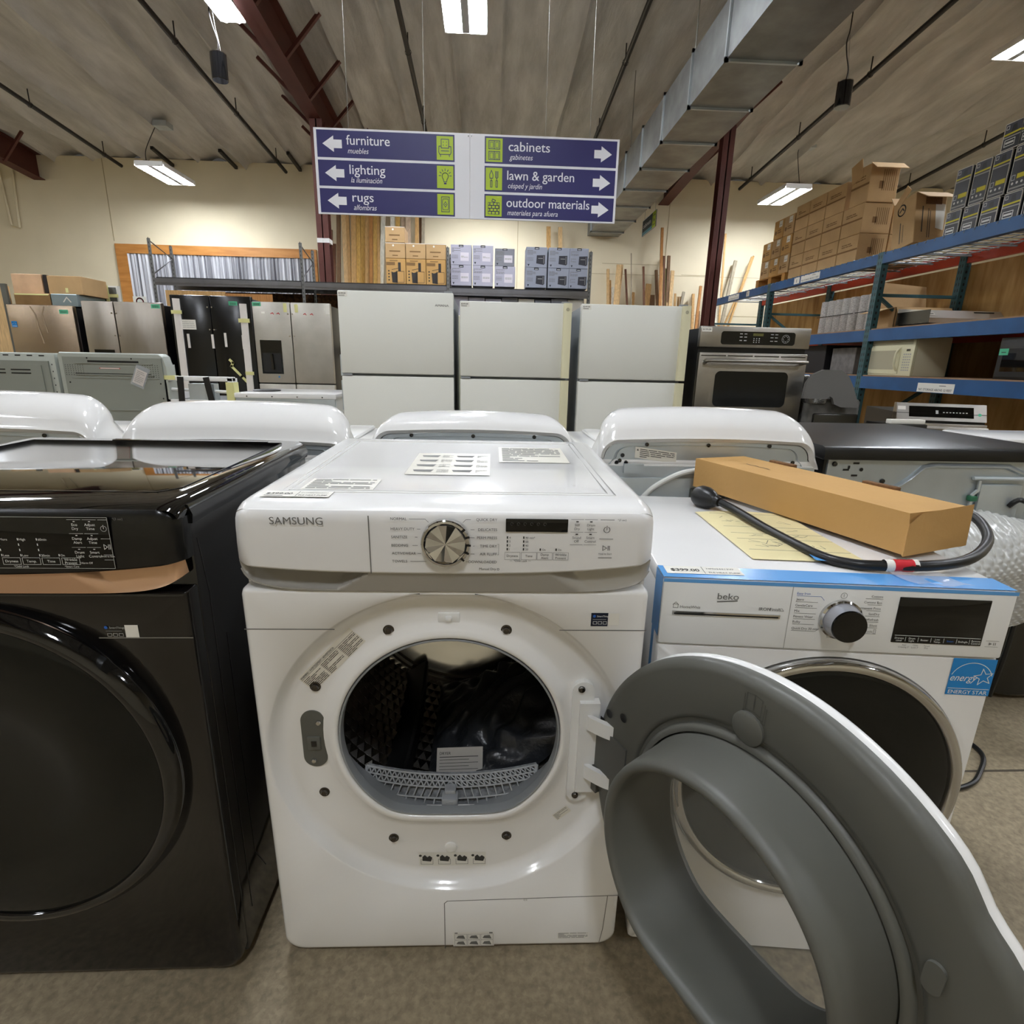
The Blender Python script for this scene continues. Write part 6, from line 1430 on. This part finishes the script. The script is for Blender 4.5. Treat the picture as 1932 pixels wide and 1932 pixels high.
# things on the middle shelf
SHM = 1.6155; SHL = 1.1435
def bundle(y0, n, label):
    r = root('strapped_bundle', (4.42, y0, SHM), label, 'bundle')
    q = MB()
    for k in range(n): q.lathe([(.0, .0), (.066, 0), (.07, .006), (.07, .40), (.066, .406), (0, .406)], (0, -.145*k-.07, 0), 'z', 18)
    q.build('paper_roll', mat('wrapped_roll', '#c4bfb8', .6, color2='#8f8a86', vscale=16, vstretch=(3, 3, 14)), r)
    q = MB()
    for z in (.22,): q.tube([(-.076, -.145*n+.0, z), (-.076, 0.0, z)], .004, 6)
    q.build('strap', BLACKP, r)
bundle(6.50, 5, 'strapped row of five white paper rolls on the middle rack shelf'); bundle(5.74, 2, 'pair of white paper rolls strapped together beside the green upright')
r = root('cardboard_box', (4.62, 5.2, SHM), 'open cardboard carton with spread flaps behind the stainless range hood', 'box')
q = MB().box(-.3, .3, -.17, -.165, 0, .22).box(-.3, .3, .165, .17, 0, .22).box(-.3, -.295, -.17, .17, 0, .22).box(.295, .3, -.17, .17, 0, .22).box(-.3, .3, -.17, .17, 0, .006); q.build('box_body', CARD, r, smooth=False)
q = MB().beam((0, -.17, .22), (-.0, -.27, .05), .6, .005, (0, 0, 1)).beam((0, .17, .22), (.02, .26, .5), .58, .005, (0, 1, 0)).beam((-.3, 0, .22), (-.47, 0, .17), .005, .3, (0, 1, 0)); q.build('flap', CARD, r, smooth=False)
r = root('range_hood', (4.66, 4.74, SHM), 'stainless steel range hood lying on the middle rack shelf', 'range hood')
q = MB().loft([[(x, -.24, 0.03), (x, -.24, .075), (x, -.17, .15), (x, .2, .19), (x, .2, .03)] for x in (-.38, .38)]); hb_ = q.build('hood_body', mat('hood_steel', '#cfccc6', .3, .75), r, smooth=False)
MB().box(-.382, -.379, -.24, .2, .03, .15).build('hood_end', STEELD, r); MB().box(.1, .3, -.19, -.18, .125, .14).build('hood_vent', BLACKP, r)
t_ = MB().use(PAPER).frame((-.34, -.205, .113), (1, 0, 0), (0, .68, .73)); t_.rect(-.03, .03, -.02, .02, .002); t_.use(INK).rect(-.02, .02, -.004, .006, .003); t_.build('price_tag', None, r)
MB().box(-.36, .36, -.2, .18, 0, .03).build('hood_base', BLACKP, r)
def microwave(y, w, h, label, body, face, win, dark):
    r = root('microwave_oven', (4.33, y, SHL), label, 'microwave'); hw = w/2
    MB().rbox(-.15, .18, -hw, hw, 0, h, .006).build('body', body, r)
    fp_ = MB().rbox(-.18, -.148, -hw, hw, 0, h, .005).build('front_panel', face, r)
    d = MB().frame((-.1805, 0, 0), (0, -1, 0), (0, 0, 1)).use(face)
    d.N = Vector((-1, 0, 0))
    MB().box(-.186, -.178, -hw+.17, hw-.01, .02, h-.085).build('door', face, r)
    w2 = MB().use(win).frame((-.1865, 0, 0), (0, -1, 0), (0, 0, 1)); w2.rect(-hw+.05, hw-.23, .06, h-.12, .0006); w2.build('door_window', None, r)
    g = MB().use(mat('grille_'+label[:4], '#77705a' if not dark else '#3a3a3c', .6)).frame((-.1805, 0, 0), (0, -1, 0), (0, 0, 1))
    for k in range(6): g.rect(-hw+.03, hw-.03, h-.065+.009*k, h-.061+.009*k)
    g.build('vent_grille', None, r)
    MB().tube([(-.186, -hw+.185, .05), (-.215, -hw+.19, .1), (-.215, -hw+.19, h-.15), (-.186, -hw+.185, h-.1)], .011, 8, smooth=4).build('handle', face, r)
    k_ = MB().use(BLACKG).frame((-.1805, 0, 0), (0, -1, 0), (0, 0, 1)); k_.rect(hw-.10, hw-.05, h-.13, h-.11); k_.use(INKL)
    for i in range(4):
        for j in range(7): k_.rect(hw-.13+.027*i, hw-.112+.027*i, .05+.025*j, .062+.025*j)
    k_.build('keypad', None, r)
    return r
microwave(4.80, .73, .365, 'beige microwave oven on the low rack shelf', BEIGEA, CREAM, mat('beige_window', '#a9a38c', .3), False)
m2 = microwave(3.16, .74, .32, 'black microwave oven with a green tag on the low rack shelf', BLACKP, BLACKP, GLASSB, True)
t_ = MB().use(GREENT).frame((-.187, .315, .21), (0, -1, 0), (0, 0, 1)); t_.rect(-.04, .04, -.025, .025, .001); t_.use(INK).rect(-.02, .02, -.006, .0, .002); t_.build('price_tag', None, m2)
carton('dark_crate', 4.2, 4.7, 5.95, 6.75, SHL, SHL+.34, mat('crate_dark', '#17161a', .6), 'dark crate on the low rack shelf behind the foam sheet', None, None, 'crate')
carton('paper_bundle', 4.25, 4.7, 5.45, 5.9, SHL, SHL+.30, mat('bundle_grey', '#6d6a68', .7, var=.2, vscale=14), 'grey paper bundle on the low rack shelf beside the dark crate', None, None, 'bundle')
o = MB().box(4.18, 4.21, 6.9, 7.2, SHL, SHL+.34).build('leaning_frame', PAPER); tag(o, 'pale picture frame standing on the low rack shelf next to the dark crate', 'frame')
